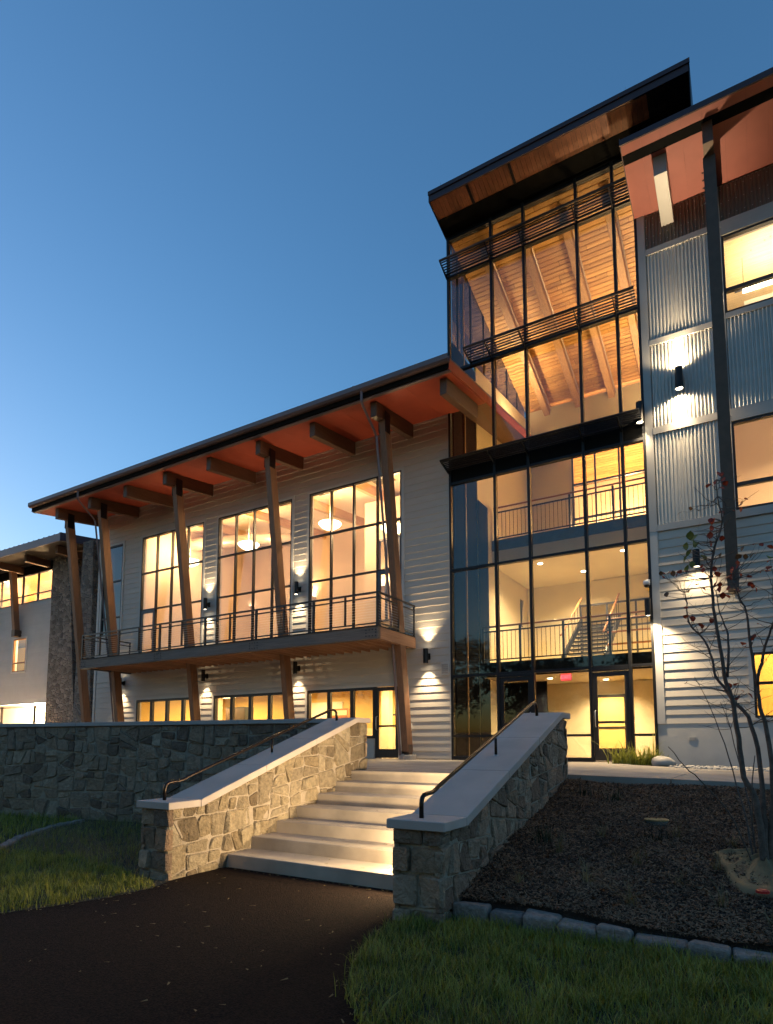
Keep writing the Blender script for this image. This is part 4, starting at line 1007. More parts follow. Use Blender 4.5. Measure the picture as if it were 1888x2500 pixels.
def wedge(x, y, z, pw, label, sx=1):
    t = thing('wedge_uplight', (x, y, z), label, 'wall light', 'uplights on the tower walls')
    obj('shade', MB().hexa([(x, y - .15, z - .2), (x + sx * .12, y - .12, z - .2), (x + sx * .12, y + .12, z - .2), (x, y + .15, z - .2)], [(x, y - .22, z), (x + sx * .30, y - .2, z), (x + sx * .30, y + .2, z), (x, y + .22, z)]), 'duct', t)
    obj('lens', MB().box(min(x + sx * .02, x + sx * .27), max(x + sx * .02, x + sx * .27), y - .17, y + .17, z, z + .006), 'lens_glow', t)
    light('SPOT', 'uplight', (x + sx * .16, y, z + .03), pw, (1.0, .73, .40), t, rot=(math.pi, math.radians(-14 * sx), 0), spot=135, blend=.8, size=.1)
wedge(-7.055, 20.05, 11.30, 56, 'wedge uplight high on the left wall of the tower')
wedge(-1.995, 18.0, 10.2, 54, 'added wedge uplight for the ceiling, right tower wall near the front', -1)  # lamp added to brighten the sloping pine ceiling
wedge(-1.995, 20.6, 10.2, 50, 'added wedge uplight for the ceiling, right tower wall at the rear', -1)  # also added for the ceiling light
light('POINT', 'far_room_light', (-3.8, 25.2, 9.2), 95, WARM, tw, size=.3)
for y, z in ((21.3, 4.7),):
    t = thing('tube_sconce', (-7.05, y, z), 'slim vertical wall lamp on the left tower wall', 'wall light')
    obj('tube', MB().tube([(-7.0, y, z), (-7.0, y, z + .9)], .05, 10), 'cream', t, smooth=True); obj('frame', MB().box(-7.06, -7.05, y - .1, y + .1, z - .05, z + .95), 'bronze', t)

# ================================================================== METAL WING (right)
mw = thing('metal_wing', (0.5, W, 0), 'right wing clad in corrugated metal over pale clapboards with a steel column', 'building')
RXE = 8.0
mh = [(-.12, 3.2, 10.36, 12.28), (-.12, 3.2, 5.66, 7.72), (0.02, 2.2, 1.0, 2.42)]
mwall = obj('wall', wall_holes(-1.95, RXE, -.3, 13.75, mh, W + .0, W + .2), 'siding', mw)
clapboards(mwall, -1.76, RXE, 0.90, 5.46, [(0.02 - .08, 2.2 + .08, 1.0 - .06, 2.42 + .08)], W)
obj('plinth', MB().box(-1.955, RXE, W - .02, W - .002, -.3, .895), 'stucco', mw)
box('corner_board', 'trim', mw, -1.95, -1.76, W - .05, W - .001, .90, 5.46)
for a, b in ((5.465, 9.0), (9.004, 11.3), (11.304, 13.6)): box('corner_trim', 'grey_trim', mw, -1.955, -1.755, W - .055, W - .001, a, b)
def corrugated(x0, x1, z0, z1, mat, pitch=.078, amp=.016):
    mb = MB(); n = int((x1 - x0) / pitch); s = 10
    prof = [0, .15, .75, 1, 1, 1, .75, .15, 0, 0]
    xs = [x0 + (k + j / s) * pitch for k in range(n) for j in range(s)] + [x1]
    ys = [W - .012 - amp * 2 * prof[j] for k in range(n) for j in range(s)] + [W - .012]
    m = len(xs)
    mb.v = [(x, y, z0) for x, y in zip(xs, ys)] + [(x, y, z1) for x, y in zip(xs, ys)]
    mb.f = [(i, i + 1, m + i + 1, m + i) for i in range(m - 1)]
    return obj('corrugated_panel', mb, mat, mw)
def screws(panel, x0, x1, zs, step=.156):
    m = MB(); x = x0 + .03
    while x < x1:
        for z in zs: m.box(x - .007, x + .007, W - .053, W - .043, z - .007, z + .007)
        x += step
    tag(obj('screw_rows', m, 'galvanized', panel), kind='stuff')
bands = [(5.46, 5.62), (7.86, 8.03), (10.12, 10.26), (12.50, 12.65)]
for a, b in bands:
    obj('band', MB().box(-1.753, -.115, W - .06, W - .001, a, b), 'grey_trim', mw)
for a, b, m in ((5.62, 7.86, 'galvanized'), (8.03, 10.12, 'galvanized'), (10.26, 12.50, 'galvanized'), (12.65, 13.55, 'brown_lit_metal')):
    p = corrugated(-1.745, -.35, a, b, m); screws(p, -1.745, -.35, [a + .12, (2 * a + b) / 3, (a + 2 * b) / 3, b - .12])
    obj('edge_trim', MB().box(-.35, -.12, W - .05, W - .001, a + .001, b - .001), 'grey_trim', mw)
for a, b, m in ((8.03, 10.22, 'galvanized'), (12.65, 13.55, 'brown_lit_metal')):
    p = corrugated(-.118, 3.3, a, b, m); screws(p, -.11, 3.3, [a + .12, (a + b) / 2, b - .12])
for a, b in ((5.47, 5.65), (7.73, 8.029), (10.221, 10.35), (12.29, 12.649)): obj('band', MB().box(-.114, 3.3, W - .065, W - .001, a, b), 'grey_trim', mw)
grid_window(mw, -.12, 3.2, 10.36, 12.28, [1.6], [10.93], mat='bronze', trim=0, mw=.09)
grid_window(mw, -.12, 3.2, 5.66, 7.72, [1.6], [6.25], mat='bronze', trim=0, mw=.09)
grid_window(mw, 0.02, 2.2, 1.0, 2.42, [1.1], [1.75], mat='bronze', mw=.06)
# roof with pink-red soffit panels, black vent slot, beams
def mz(y): return 13.58 + .21 * (W - y)
mr = obj('roof', MB().prism_x([(13.62, mz(13.62) + .04), (24, mz(24) + .04), (24, mz(24) + .3), (13.62, mz(13.62) + .12)], -1.98, RXE), 'roof_dark', mw)
obj('fascia', MB().box(-1.99, RXE, 13.58, 13.618, 13.92, 14.06), 'roof_dark', mr)
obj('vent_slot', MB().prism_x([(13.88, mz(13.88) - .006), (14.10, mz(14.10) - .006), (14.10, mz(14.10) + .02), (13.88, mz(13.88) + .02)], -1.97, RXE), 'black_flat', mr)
x = -1.975; k = 0
while x < 4.5:
    nx = x + .41
    for a, b in ((13.63, 13.876), (14.104, 15.48)):
        obj('soffit_panel', MB().prism_x([(a, mz(a)), (b, mz(b)), (b, mz(b) + .02), (a, mz(a) + .02)], x + .001, nx - .001), 'soffit_pink', mr)
    x = nx
obj('rake_board', MB().prism_x([(13.6, mz(13.6) - .01), (24, mz(24) - .01), (24, mz(24) + .3), (13.6, mz(13.6) + .14)], -1.992, -1.977), 'roof_dark', mr)
for x in (-1.37, 1.45):
    bevel(obj('beam', MB().prism_x([(14.2, mz(14.2) - .47), (15.49, mz(15.49) - .47), (15.49, mz(15.49) - .003), (14.2, mz(14.2) - .003)], x, x + .28), 'grey_trim', mw), .006)
# steel column leaning outwards, with bolted head
sc_ = obj('steel_column', MB().hexa([(-.37, 15.0, 4.0), (-.13, 15.0, 4.0), (-.13, 15.24, 4.0), (-.37, 15.24, 4.0)], [(-.37, 14.25, 13.35), (-.13, 14.25, 13.35), (-.13, 14.52, 13.35), (-.37, 14.52, 13.35)]), 'steel_paint', mw)
obj('head_beam', MB().prism_x([(13.95, mz(13.95) - .50), (15.45, mz(15.45) - .50), (15.45, mz(15.45) - .003), (13.95, mz(13.95) - .003)], -.35, -.15), 'steel_paint', mw)
obj('foot', MB().box(-.36, -.14, 15.02, 15.44, 3.80, 3.998), 'steel_paint', sc_)
for k in range(5): obj('bolt', MB().tube([(-.372, 14.36 + .03 * k, 13.1 - .16 * k), (-.41, 14.36 + .03 * k, 13.1 - .16 * k)], .016, 6), 'black_metal', sc_)
# rooms behind the right windows
box('room_wall', 'pale_pine', mw, -1.0, 4.5, 19.5, 19.6, 9.5, 14.0)
obj('room_ceiling', MB().prism_x([(W + .22, 13.0), (19.5, 12.0), (19.5, 12.1), (W + .22, 13.1)], -1.9, 4.5), 'pale_pine', mw)
box('room_side', 'cream', mw, -1.9, -1.85, W + .21, 19.5, 0, 13.0); box('room_side', 'cream', mw, 4.5, 4.6, W + .21, 19.5, 0, 13.0)
for z in (9.5, 4.9, -.1): box('room_floor', 'cream', mw, -1.9, 4.5, W + .21, 19.5, z, z + .3)
box('room_wall', 'cream_warm', mw, -1.9, 4.5, 19.5, 19.6, 5.2, 9.49); box('room_wall', 'yellow_wall', mw, -1.9, 4.5, 18.5, 18.6, .2, 4.89)
box('room_cabinet', 'white_ceiling', mw, .3, 1.6, 17.6, 18.2, 9.81, 11.9)
t = thing('tube_pendant', (1.0, 16.9, 11.6), 'long tube pendant light behind the top right window', 'pendant lamp')
obj('tube', MB().tube([(.28, 16.9, 11.72), (2.6, 16.9, 11.72)], .05, 10), 'tube_glow', t, smooth=True); obj('housing', MB().box(.10, 2.7, 16.84, 16.96, 11.77, 11.83), 'grey_frame', t)
obj('cable', MB().tube([(.3, 16.9, 11.83), (.3, 16.9, 12.6)], .006, 5), 'black_metal', t)
light('AREA', 'tube_light', (1.4, 16.9, 11.66), 7, NEUT, t, sx=2.2, sy=.1); light('AREA', 'tube_uplight', (1.4, 16.9, 11.86), 5, NEUT, t, rot=(math.pi, 0, 0), sx=2.2, sy=.1)
t = thing('tube_pendant', (1.6, 17.2, 8.4), 'tube pendant lights behind the middle right window', 'pendant lamp')
obj('tube', MB().box(.9, 2.4, 17.15, 17.25, 8.3, 8.35), 'tube_glow', t); light('AREA', 'tube_light', (1.6, 17.2, 8.28), 14, WARM, t, sx=1.4, sy=.1)
t = thing('ceiling_panel', (1.2, 17.0, 4.6), 'ceiling light behind the low right window', 'ceiling light')
obj('tube', MB().box(.6, 1.8, 16.9, 17.1, 4.5, 4.55), 'tube_yellow', t); light('AREA', 'panel_light', (1.2, 17.0, 4.45), 22, WARM2, t, sx=1.2, sy=.2)
# sconces on the metal wing and on its corner
G2 = 'cylinder wall lights on the facade'
sconce(-1.13, 9.01, 'big cylinder wall light on the corrugated metal throwing light up and down', y=W - .06, h=.54, r=.085, pw=34, pu=34, off=.16, grp=G2, spot=58, wide=15)
sconce(-2.02, 8.42, 'cylinder wall light on the tower corner beside the upper sunshade', y=W - .06, h=.52, r=.08, pw=12, up=False, off=.15, grp=G2)
sconce(-2.0, 3.60, 'cylinder wall light on the tower corner above the lily clump', y=W - .06, h=.40, r=.07, pw=40, up=False, off=.26, grp=G2, spot=130)
sconce(-.95, 4.62, 'cylinder wall light on the clapboards behind the red-leaved shrub', y=W - .03, h=.40, r=.075, pw=4.5, up=False, off=.24, grp=G2, spot=168)
cmr = thing('security_camera', (-2.0, W - .06, 4.15), 'small white dome security camera on the tower corner', 'camera')
obj('dome', MB().lathe([(.02, -.115), (.05, -.10), (.062, -.06)], (-2.02, W - .22, 4.22), 14), 'black_metal', cmr, smooth=True)
obj('body', MB().lathe([(.075, -.06), (.08, -.01), (.07, .04), (.03, .055)], (-2.02, W - .22, 4.22), 16), 'white_plastic', cmr, smooth=True)
obj('arm', MB().tube([(-2.02, W - .22, 4.26), (-2.0, W - .15, 4.30), (-1.97, W - .04, 4.31)], .018, 8), 'white_plastic', cmr)
ut = thing('wall_plate', (-1.2, W - .03, .55), 'small metal outlet plate on the stucco plinth', 'outlet')
obj('plate', MB().box(-1.30, -1.13, W - .03, W - .021, .515, .60), 'galvanized', ut); obj('cover', MB().box(-1.28, -1.15, W - .036, W - .031, .53, .585), 'grey_trim', ut)

# ================================================================== STONE WING (far left)
sw = thing('stone_wing', (-32, 17.3, 0), 'far left wing with clapboards, clerestory windows and fieldstone piers', 'building')
YW = 17.3
sh = [(-46, -29.9, 7.70, 9.22), (-33.15, -31.95, 4.15, 5.88), (-46, -30.0, 0.0, 2.45)]
swall = obj('wall', wall_holes(-46, -29.2, 0, 9.9, sh, YW, YW + .2), 'siding_far', sw)
clapboards(swall, -44, -29.25, 2.45, 9.9, [(-46, -29.9, 7.62, 9.9), (-33.25, -31.85, 4.05, 5.98)], YW, pitch=.20, mat='siding_far')
grid_window(sw, -33.15, -31.95, 4.15, 5.88, [], [4.62], y=YW, mat='timber', trim=.1)
grid_window(sw, -44, -29.9, 7.70, 9.22, [-41, -38.9, -36.8, -34.7, -32.6, -31.2], [8.12], y=YW, trim=0, mat='grey_frame')
box('frieze', 'black_flat', sw, -44, -29.5, YW - .1, YW - .01, 9.22, 9.62)
def sz(y): return 9.92 + .12 * (y - 15.55)
srf = obj('roof', MB().prism_x([(15.55, sz(15.55) - .12), (24, sz(24) - .12), (24, sz(24)), (15.55, sz(15.55))], -46, -26.45), 'roof_metal', sw)
obj('fascia', MB().box(-46, -26.43, 15.50, 15.548, sz(15.5) - .36, sz(15.5) - .01), 'roof_metal', srf)
obj('soffit', MB().prism_x([(15.56, sz(15.56) - .33), (YW, sz(YW) - .33), (YW, sz(YW) - .31), (15.56, sz(15.56) - .31)], -46, -26.46), 'deck_dark', srf)
obj('rake_board', MB().prism_x([(15.5, sz(15.5) - .36), (24, sz(24) - .36), (24, sz(24) + .02), (15.5, sz(15.5) + .02)], -26.44, -26.40), 'roof_dark', srf)
for k in range(30):
    x = -26.6 - .42 * k
    obj('standing_seam', MB().prism_x([(15.56, sz(15.56)), (24, sz(24)), (24, sz(24) + .05), (15.56, sz(15.56) + .05)], x - .02, x + .02), 'black_metal', srf)
for x in (-40.4, -37.8, -35.2, -32.6, -30.2, -27.6):
    obj('rafter_beam', MB().box(x, x + .2, 16.0, YW - .02, sz(16.0) - .70, sz(16.0) - .34), 'timber_y', sw)
for x in (-40.2, -36.6, -32.75):
    obj('knee_column', MB().hexa([(x, 16.95, 6.2), (x + .24, 16.95, 6.2), (x + .24, 17.22, 6.2), (x, 17.22, 6.2)], [(x, 16.62, 9.3), (x + .24, 16.62, 9.3), (x + .24, 16.9, 9.3), (x, 16.9, 9.3)]), 'timber', sw)
    obj('knee_shoe', MB().box(x - .03, x + .27, 16.93, YW - .005, 5.95, 6.3), 'steel_paint', sw)
obj('stone_pier', MB().hexa([(-28.75, 16.6, 0), (-26.3, 16.6, 0), (-26.3, 18.4, 0), (-28.75, 18.4, 0)], [(-29.35, 16.95, 9.6), (-28.0, 16.95, 9.6), (-28.0, 18.0, 9.6), (-29.35, 18.0, 9.6)]), 'pier_stone', sw)
obj('stone_pier', MB().hexa([(-25.45, 15.9, 0), (-24.2, 15.9, 0), (-23.7, 21, 0), (-25.45, 21, 0)], [(-25.75, 16.2, 9.55), (-25.0, 16.2, 9.55), (-24.2, 21, 9.55), (-25.75, 21, 9.55)]), 'pier_stone', sw)
box('recess_shade', 'black_flat', sw, -28.4, -25.5, 18.6, 18.7, 0, 9.7)  # black sheet: shade of the gap between the piers put into colour
box('recess_window', 'yellow_wall', sw, -24.3, -23.9, 21.2, 21.25, .2, 2.2)
# rooms and porch of the stone wing
box('clerestory_ceiling', 'ceiling_pine', sw, -46, -29.3, YW + .21, 21.5, 9.4, 9.5); box('clerestory_wall', 'cream_warm', sw, -46, -29.3, 21.5, 21.6, 6.5, 9.4)
box('clerestory_floor', 'floor_int', sw, -46, -29.3, YW + .21, 21.5, 6.3, 6.5)
box('room_wall', 'yellow_wall', sw, -46, -29.3, 20.5, 20.6, 2.5, 6.3); box('room_floor', 'floor_int', sw, -46, -29.3, YW + .21, 20.5, 2.46, 2.52)
box('porch_wall', 'white_ceiling', sw, -46, -29.3, 19.0, 19.1, 0, 2.45); box('porch_side', 'white_ceiling', sw, -30.0, -29.9, YW + .2, 19.0, 0, 2.45)
for x in (-42, -37.5, -32.5): light('POINT', 'clerestory_light', (x, 19.2, 8.2), 60, WARM, sw, size=.2)
light('POINT', 'room_light', (-32.6, 19.0, 5.6), 120, WARM2, sw, size=.2)
pl = thing('porch_lamp', (-31.9, 18.1, 1.9), 'glaring porch lamp under the far left wing', 'lamp')
obj('globe', MB().lathe([(.03, -.12), (.11, -.06), (.13, 0), (.11, .06), (.03, .12)], (-31.9, 18.1, 2.0), 16), 'porch_glow', pl, smooth=True)
obj('stem', MB().tube([(-31.9, 18.1, 2.12), (-31.9, 18.1, 2.45)], .02, 6), 'black_metal', pl)
light('POINT', 'porch_light', (-31.9, 17.9, 1.75), 420, NEUT, pl, size=.12)
for x in (-31.2, -28.4):
    gp = thing('guard_post', (x, 15.9, 0), 'slim steel guard post on the patio %s' % ('by the glaring porch' if x < -30 else 'before the stone pier'), 'post')
    obj('post', MB().box(x - .05, x + .05, 15.87, 15.93, 0, 2.2), 'steel_paint', gp)
    for k in range(4): obj('cable_stub', MB().tube([(x - .12, 15.9, .9 + .18 * k), (x + .12, 15.9, .9 + .18 * k)], .015, 6), 'steel_paint', gp)

# ================================================================== VEGETATION AND SMALL THINGS
STEMS = {'S1': [(0.006, 6.6, -0.672), (-0.004, 6.581, -0.291), (-0.037, 6.562, -0.026), (-0.105, 6.544, 0.133), (-0.127, 6.525, 0.402), (-0.149, 6.506, 0.673), (-0.17, 6.487, 0.851), (-0.219, 6.469, 1.072), (-0.242, 6.45, 1.335), (-0.265, 6.431, 1.614), (-0.286, 6.412, 1.895), (-0.268, 6.394, 2.161), (-0.227, 6.375, 2.321), (-0.169, 6.356, 2.475), (-0.173, 6.337, 2.566), (-0.196, 6.319, 2.735), (-0.19, 6.3, 2.887)], 'S2': [(0.023, 6.6, -0.664), (0.033, 6.625, -0.293), (0.033, 6.65, -0.03), (0.008, 6.675, 0.402), (-0.05, 6.7, 0.692), (-0.141, 6.725, 0.822), (-0.211, 6.75, 0.94), (-0.305, 6.775, 1.106), (-0.325, 6.8, 1.271), (-0.396, 6.825, 1.473), (-0.523, 6.85, 1.67), (-0.536, 6.875, 1.876), (-0.547, 6.9, 1.991)], 'S3': [(0.047, 6.65, -0.664), (0.086, 6.635, -0.291), (0.114, 6.62, 0.109), (0.091, 6.605, 0.564), (0.049, 6.59, 0.781), (0.036, 6.575, 0.972), (0.008, 6.56, 1.247), (-0.009, 6.545, 1.496), (-0.018, 6.53, 1.675), (-0.066, 6.515, 1.79), (-0.105, 6.5, 1.976)], 'S3b': [(0.036, 6.55, 0.983), (0.08, 6.488, 1.178), (0.135, 6.425, 1.368), (0.183, 6.362, 1.501), (0.251, 6.3, 1.733)], 'S1b': [(-0.196, 6.5, 1.06), (-0.179, 6.562, 1.345), (-0.185, 6.625, 1.526), (-0.236, 6.688, 1.701), (-0.266, 6.75, 1.938)], 'S4': [(-0.056, 6.65, -0.647), (-0.114, 6.78, -0.252), (-0.182, 6.91, 0.056), (-0.27, 7.04, 0.443), (-0.392, 7.17, 0.825), (-0.525, 7.3, 1.153)], 'S5': [(-0.044, 6.7, -0.641), (-0.075, 6.825, -0.185), (-0.119, 6.95, 0.085), (-0.212, 7.075, 0.591), (-0.296, 7.2, 0.869)], 'S6': [(-0.063, 6.6, -0.561), (-0.219, 6.45, -0.225), (-0.446, 6.3, 0.108), (-0.549, 6.15, 0.231), (-0.665, 6.0, 0.416)], 'S7': [(-0.059, 6.3, -0.263), (-0.052, 6.25, -0.005), (-0.013, 6.2, 0.341)], 'S8': [(0.058, 6.65, -0.662), (0.142, 6.713, -0.163), (0.252, 6.775, 0.375), (0.359, 6.838, 1.06), (0.439, 6.9, 1.623)]}
LEAVES = {'leaf_red': [(-0.561, 6.367, 2.092), (-0.542, 6.581, 2.134), (-0.703, 6.459, 2.064), (-0.694, 6.623, 2.138), (-0.369, 6.638, 2.194), (-0.331, 6.246, 2.061), (-0.263, 6.209, 2.379), (-0.298, 6.786, 2.467), (-0.262, 6.382, 2.493), (-0.229, 6.364, 2.549), (-0.087, 6.897, 2.768), (-0.02, 6.529, 2.672), (0.012, 6.786, 2.818), (-0.138, 6.533, 2.649), (-0.175, 6.647, 2.454), (-0.244, 6.305, 2.023), (-0.068, 6.644, 2.191), (-0.03, 6.808, 2.192), (-0.105, 6.566, 2.121), (-0.123, 6.719, 2.086), (-0.051, 6.67, 2.07), (-0.001, 6.245, 1.921), (-0.182, 6.731, 2.048), (-0.191, 6.614, 2.084), (0.054, 6.411, 1.9), (-0.383, 6.222, 1.91), (-0.389, 6.806, 2.0), (-0.21, 6.531, 1.971), (-0.134, 6.703, 1.965), (-0.12, 6.815, 1.953), (-0.202, 6.7, 1.91), (-0.184, 6.845, 1.911), (0.174, 6.476, 2.245), (0.125, 6.761, 2.358), (0.198, 6.511, 2.062), (0.221, 6.855, 2.18), (0.137, 6.815, 2.113), (0.151, 6.268, 1.95), (-0.247, 6.295, 2.074), (-0.197, 6.352, 2.867), (-0.196, 6.876, 3.026), (-0.54, 6.505, 1.022), (-0.167, 6.639, 1.001), (-0.138, 6.411, 0.967), (-0.116, 6.555, 0.881), (-0.066, 6.47, 0.914), (-0.486, 6.446, 1.741), (-0.483, 6.61, 1.655), (-0.521, 6.609, 1.703), (-0.428, 6.833, 1.65), (-0.381, 6.677, 1.597), (-0.337, 6.85, 1.644), (-0.066, 6.799, 1.39), (0.103, 6.894, 1.585), (0.018, 6.67, 1.457), (-0.185, 6.314, 2.972), (-0.156, 6.802, 3.152), (-0.155, 6.875, 3.134), (-0.219, 6.833, 3.097), (-0.137, 6.598, 2.983)], 'leaf_green': [(-0.495, 6.7, 2.461), (-0.414, 6.348, 2.366), (-0.393, 6.782, 2.467), (-0.447, 6.601, 2.353), (-0.472, 6.399, 2.239), (-0.38, 6.244, 2.276), (-0.38, 6.798, 2.338), (-0.506, 6.893, 2.28), (-0.429, 6.262, 2.141), (-0.394, 6.76, 2.542), (-0.444, 6.487, 2.504), (0.191, 6.306, 2.094)], 'leaf_brown': [(-0.428, 6.406, 2.714), (-0.407, 6.738, 2.793), (-0.529, 6.811, 2.82), (-0.004, 6.231, 2.202), (-0.025, 6.63, 2.236), (0.004, 6.231, 2.13), (0.086, 6.703, 2.258), (-0.189, 6.432, 2.229), (-0.715, 6.817, 2.001), (-0.537, 6.886, 2.001), (-0.73, 6.554, 2.163), (-0.654, 6.899, 2.244), (-0.309, 6.417, 2.152)]}
def smooth_path(p, m=3):
    p = [Vector(q) for q in p]; out = []
    for i in range(len(p) - 1):
        a, b, c, d = p[max(i - 1, 0)], p[i], p[i + 1], p[min(i + 2, len(p) - 1)]
        for k in range(m):
            t = k / m
            out.append(0.5 * ((2 * b) + (-a + c) * t + (2 * a - 5 * b + 4 * c - d) * t * t + (-a + 3 * b - 3 * c + d) * t ** 3))
    out.append(p[-1]); return out
tree = thing('serviceberry', (0.0, 6.6, bed_z(0, 6.6)), 'bare multi-stemmed young shrub tree with a few red leaves in the mulch bed', 'tree')
R0 = {'S1': .031, 'S2': .027, 'S3': .028, 'S3b': .016, 'S1b': .014, 'S4': .010, 'S5': .009, 'S6': .008, 'S7': .007, 'S8': .027}
R1 = {'S1': .004, 'S2': .005, 'S3': .005, 'S3b': .006, 'S1b': .004, 'S4': .003, 'S5': .003, 'S6': .0035, 'S7': .004, 'S8': .008}
allp = []; stem_objs = []
for k, p in STEMS.items():
    p = [list(q) for q in p]
    if k not in ('S3b', 'S1b', 'S7'): p[0][2] = bed_z(p[0][0], p[0][1]) - .05
    q = smooth_path(p); q = [v + Vector((random.uniform(-.006, .006), random.uniform(-.006, .006), 0)) for v in q]
    n = len(q); rs = [R0[k] + (R1[k] - R0[k]) * (i / (n - 1)) ** .8 for i in range(n)]
    o = obj('stem', MB().tube(q, rs, 9), 'bark', tree, smooth=True)
    allp += [(v, r, o) for v, r in zip(q, rs) if v.z > 0.2]
rt = random.Random(4)
def twig(p, q, r, o):
    d = q - p; L = d.length; pts = [p]
    for t in (.25, .5, .75): pts.append(p + d * t + Vector((rt.uniform(-.06, .06), rt.uniform(-.06, .06), rt.uniform(-.05, .02) - .10 * t * (1 - t))) * L)
    pts.append(q)
    return obj('twig', MB().tube(smooth_path(pts, 3), [r * (1 - .7 * i / 12) for i in range(13)], 5), 'bark', o)
def leaf_mesh():
    me = MB()
    prof = [(0, 0), (.25, .30), (.5, .40), (.75, .28), (1, 0)]
    vs = [(0, 0, 0)]; 
    L = [(t, w, .10 * math.sin(t * 3) + .12 * w) for t, w in prof]
    vs = [(t, 0, .12 * math.sin(t * 3)) for t, w in prof] + [(t, w, z) for t, w, z in L] + [(t, -w, z) for t, w, z in L]
    fs = []
    for i in range(4): fs += [(i, i + 1, 6 + i, 5 + i), (i + 1, i, 10 + i, 11 + i)]
    return me.add(vs, fs).mesh('leaf')
LM = {}
for mname, pts in LEAVES.items():
    LM[mname] = leaf_mesh(); LM[mname].materials.append(MATS[mname])
    if mname == 'leaf_red': pts = pts + [(a + rt.gauss(0, .035), b + rt.gauss(0, .05), c + rt.gauss(0, .035)) for a, b, c in pts[::3]]
    for p in pts:
        p = Vector(p)
        v, r, o = min(allp, key=lambda a: (a[0] - p).length + (0.25 if a[0].z > p.z - .03 else 0))
        if (v - p).length > .05: twig(v, p, min(.0055, r * .7), o)
        l = bpy.data.objects.new('leaf', LM[mname]); COL.objects.link(l); l.parent = tree; l.matrix_parent_inverse = Matrix.Translation(-world_loc(tree))
        l.location = p; s = rt.uniform(.05, .075) * (1.35 if mname == 'leaf_green' else 1.0); l.scale = (s, s, s)
        l.rotation_euler = (rt.uniform(-.8, .8), rt.uniform(.3, 1.6) if mname != 'leaf_red' else rt.uniform(-.4, 1.5), rt.uniform(0, 6.28))
for i in range(110):                                   # bare twigs
    v, r, o = rt.choice([a for a in allp if a[0].z > .55])
    d = Vector((rt.gauss(0, .8), rt.gauss(0, .8), rt.uniform(.1, 1.0))).normalized() * rt.uniform(.12, .42)
    t = twig(v, v + d, min(.0045, r * .7), o)
    for k in range(rt.randint(0, 2)):
        a = v + d * rt.uniform(.4, .9); e = Vector((rt.gauss(0, .8), rt.gauss(0, .8), rt.uniform(.1, 1.0))).normalized() * rt.uniform(.06, .18)
        twig(a, a + e, .0016, o)

# ---- blades: lawns, lilies, dry tufts
def blades(name, roots, h0, h1, w, lean, mat, seg=3, kind='stuff', parent=None, up=None, seedv=1):
    r = np.random.default_rng(seedv); n = len(roots); roots = np.asarray(roots, float)
    px_, py_ = roots[:, 0], roots[:, 1]
    h = r.uniform(h0, h1, n) * (1 + .38 * np.sin(px_ * 9.3 + 2 * np.sin(py_ * 6.1)) * np.sin(py_ * 8.7 + 1.5 * np.sin(px_ * 5.2)) + .25 * r.normal(0, 1, n).clip(-1.5, 2.5)); a = r.uniform(0, 2 * np.pi, n); ln = r.uniform(.15, 1, n) * lean
    if up is not None: a = up
    dirv = np.stack([np.cos(a), np.sin(a), np.zeros(n)], 1); side = np.stack([-np.sin(a), np.cos(a), np.zeros(n)], 1)
    ws = w * r.uniform(.6, 1.3, n)
    V = np.zeros((n, (seg) * 2 + 1, 3))
    for k in range(seg + 1):
        t = k / seg
        c = roots + dirv * (h * ln * t ** 1.8)[:, None]; c[:, 2] += h * (t - .35 * ln * t * t * t)
        if k < seg:
            ww = ws * (1 - .75 * t)
            V[:, 2 * k] = c + side * ww[:, None] / 2; V[:, 2 * k + 1] = c - side * ww[:, None] / 2
        else: V[:, 2 * seg] = c
    m = seg * 2 + 1
    F = []
    base = np.arange(n)[:, None] * m
    quads = np.concatenate([base + np.array([[2 * k, 2 * k + 1, 2 * k + 3, 2 * k + 2]]) for k in range(seg - 1)], 0)
    tris = base + np.array([[2 * seg - 2, 2 * seg - 1, 2 * seg]])
    me = bpy.data.meshes.new(name)
    nv = n * m; nq = len(quads); nt_ = len(tris)
    me.vertices.add(nv); me.vertices.foreach_set('co', V.reshape(-1))
    me.loops.add(nq * 4 + nt_ * 3); me.loops.foreach_set('vertex_index', np.concatenate([quads.reshape(-1), tris.reshape(-1)]).astype(np.int32))
    me.polygons.add(nq + nt_)
    me.polygons.foreach_set('loop_start', np.concatenate([np.arange(nq) * 4, nq * 4 + np.arange(nt_) * 3]).astype(np.int32))
    me.polygons.foreach_set('loop_total', np.concatenate([np.full(nq, 4), np.full(nt_, 3)]).astype(np.int32))
    me.update(calc_edges=True); me.validate()
    o = link_mesh(name, me, mat, parent)
    if kind: o['kind'] = kind
    return o
def inside(poly, x, y):
    c = np.zeros(len(x), bool); j = len(poly) - 1
    for i in range(len(poly)):
        xi, yi = poly[i]; xj, yj = poly[j]
        hit_ = ((yi > y) != (yj > y)) & (x < (xj - xi) * (y - yi) / (yj - yi + 1e-12) + xi); c ^= hit_; j = i
    return c
def scatter(poly, dens, seed, falloff=None):
    r = np.random.default_rng(seed); xs = [p[0] for p in poly]; ys = [p[1] for p in poly]
    n = int(dens * (max(xs) - min(xs)) * (max(ys) - min(ys)))
    x = r.uniform(min(xs), max(xs), n); y = r.uniform(min(ys), max(ys), n); k = inside(poly, x, y)
    x, y = x[k] + r.normal(0, .025, k.sum()), y[k] + r.normal(0, .025, k.sum())
    clump = np.sin(x * 7.1 + 1.7 * np.sin(y * 5.3)) * np.sin(y * 6.7 + 1.3 * np.sin(x * 4.1))
    k = r.uniform(0, 1, len(x)) < .72 + .28 * clump
    if falloff is not None: k &= r.uniform(0, 1, len(x)) < falloff(x, y)
    return x[k], y[k]
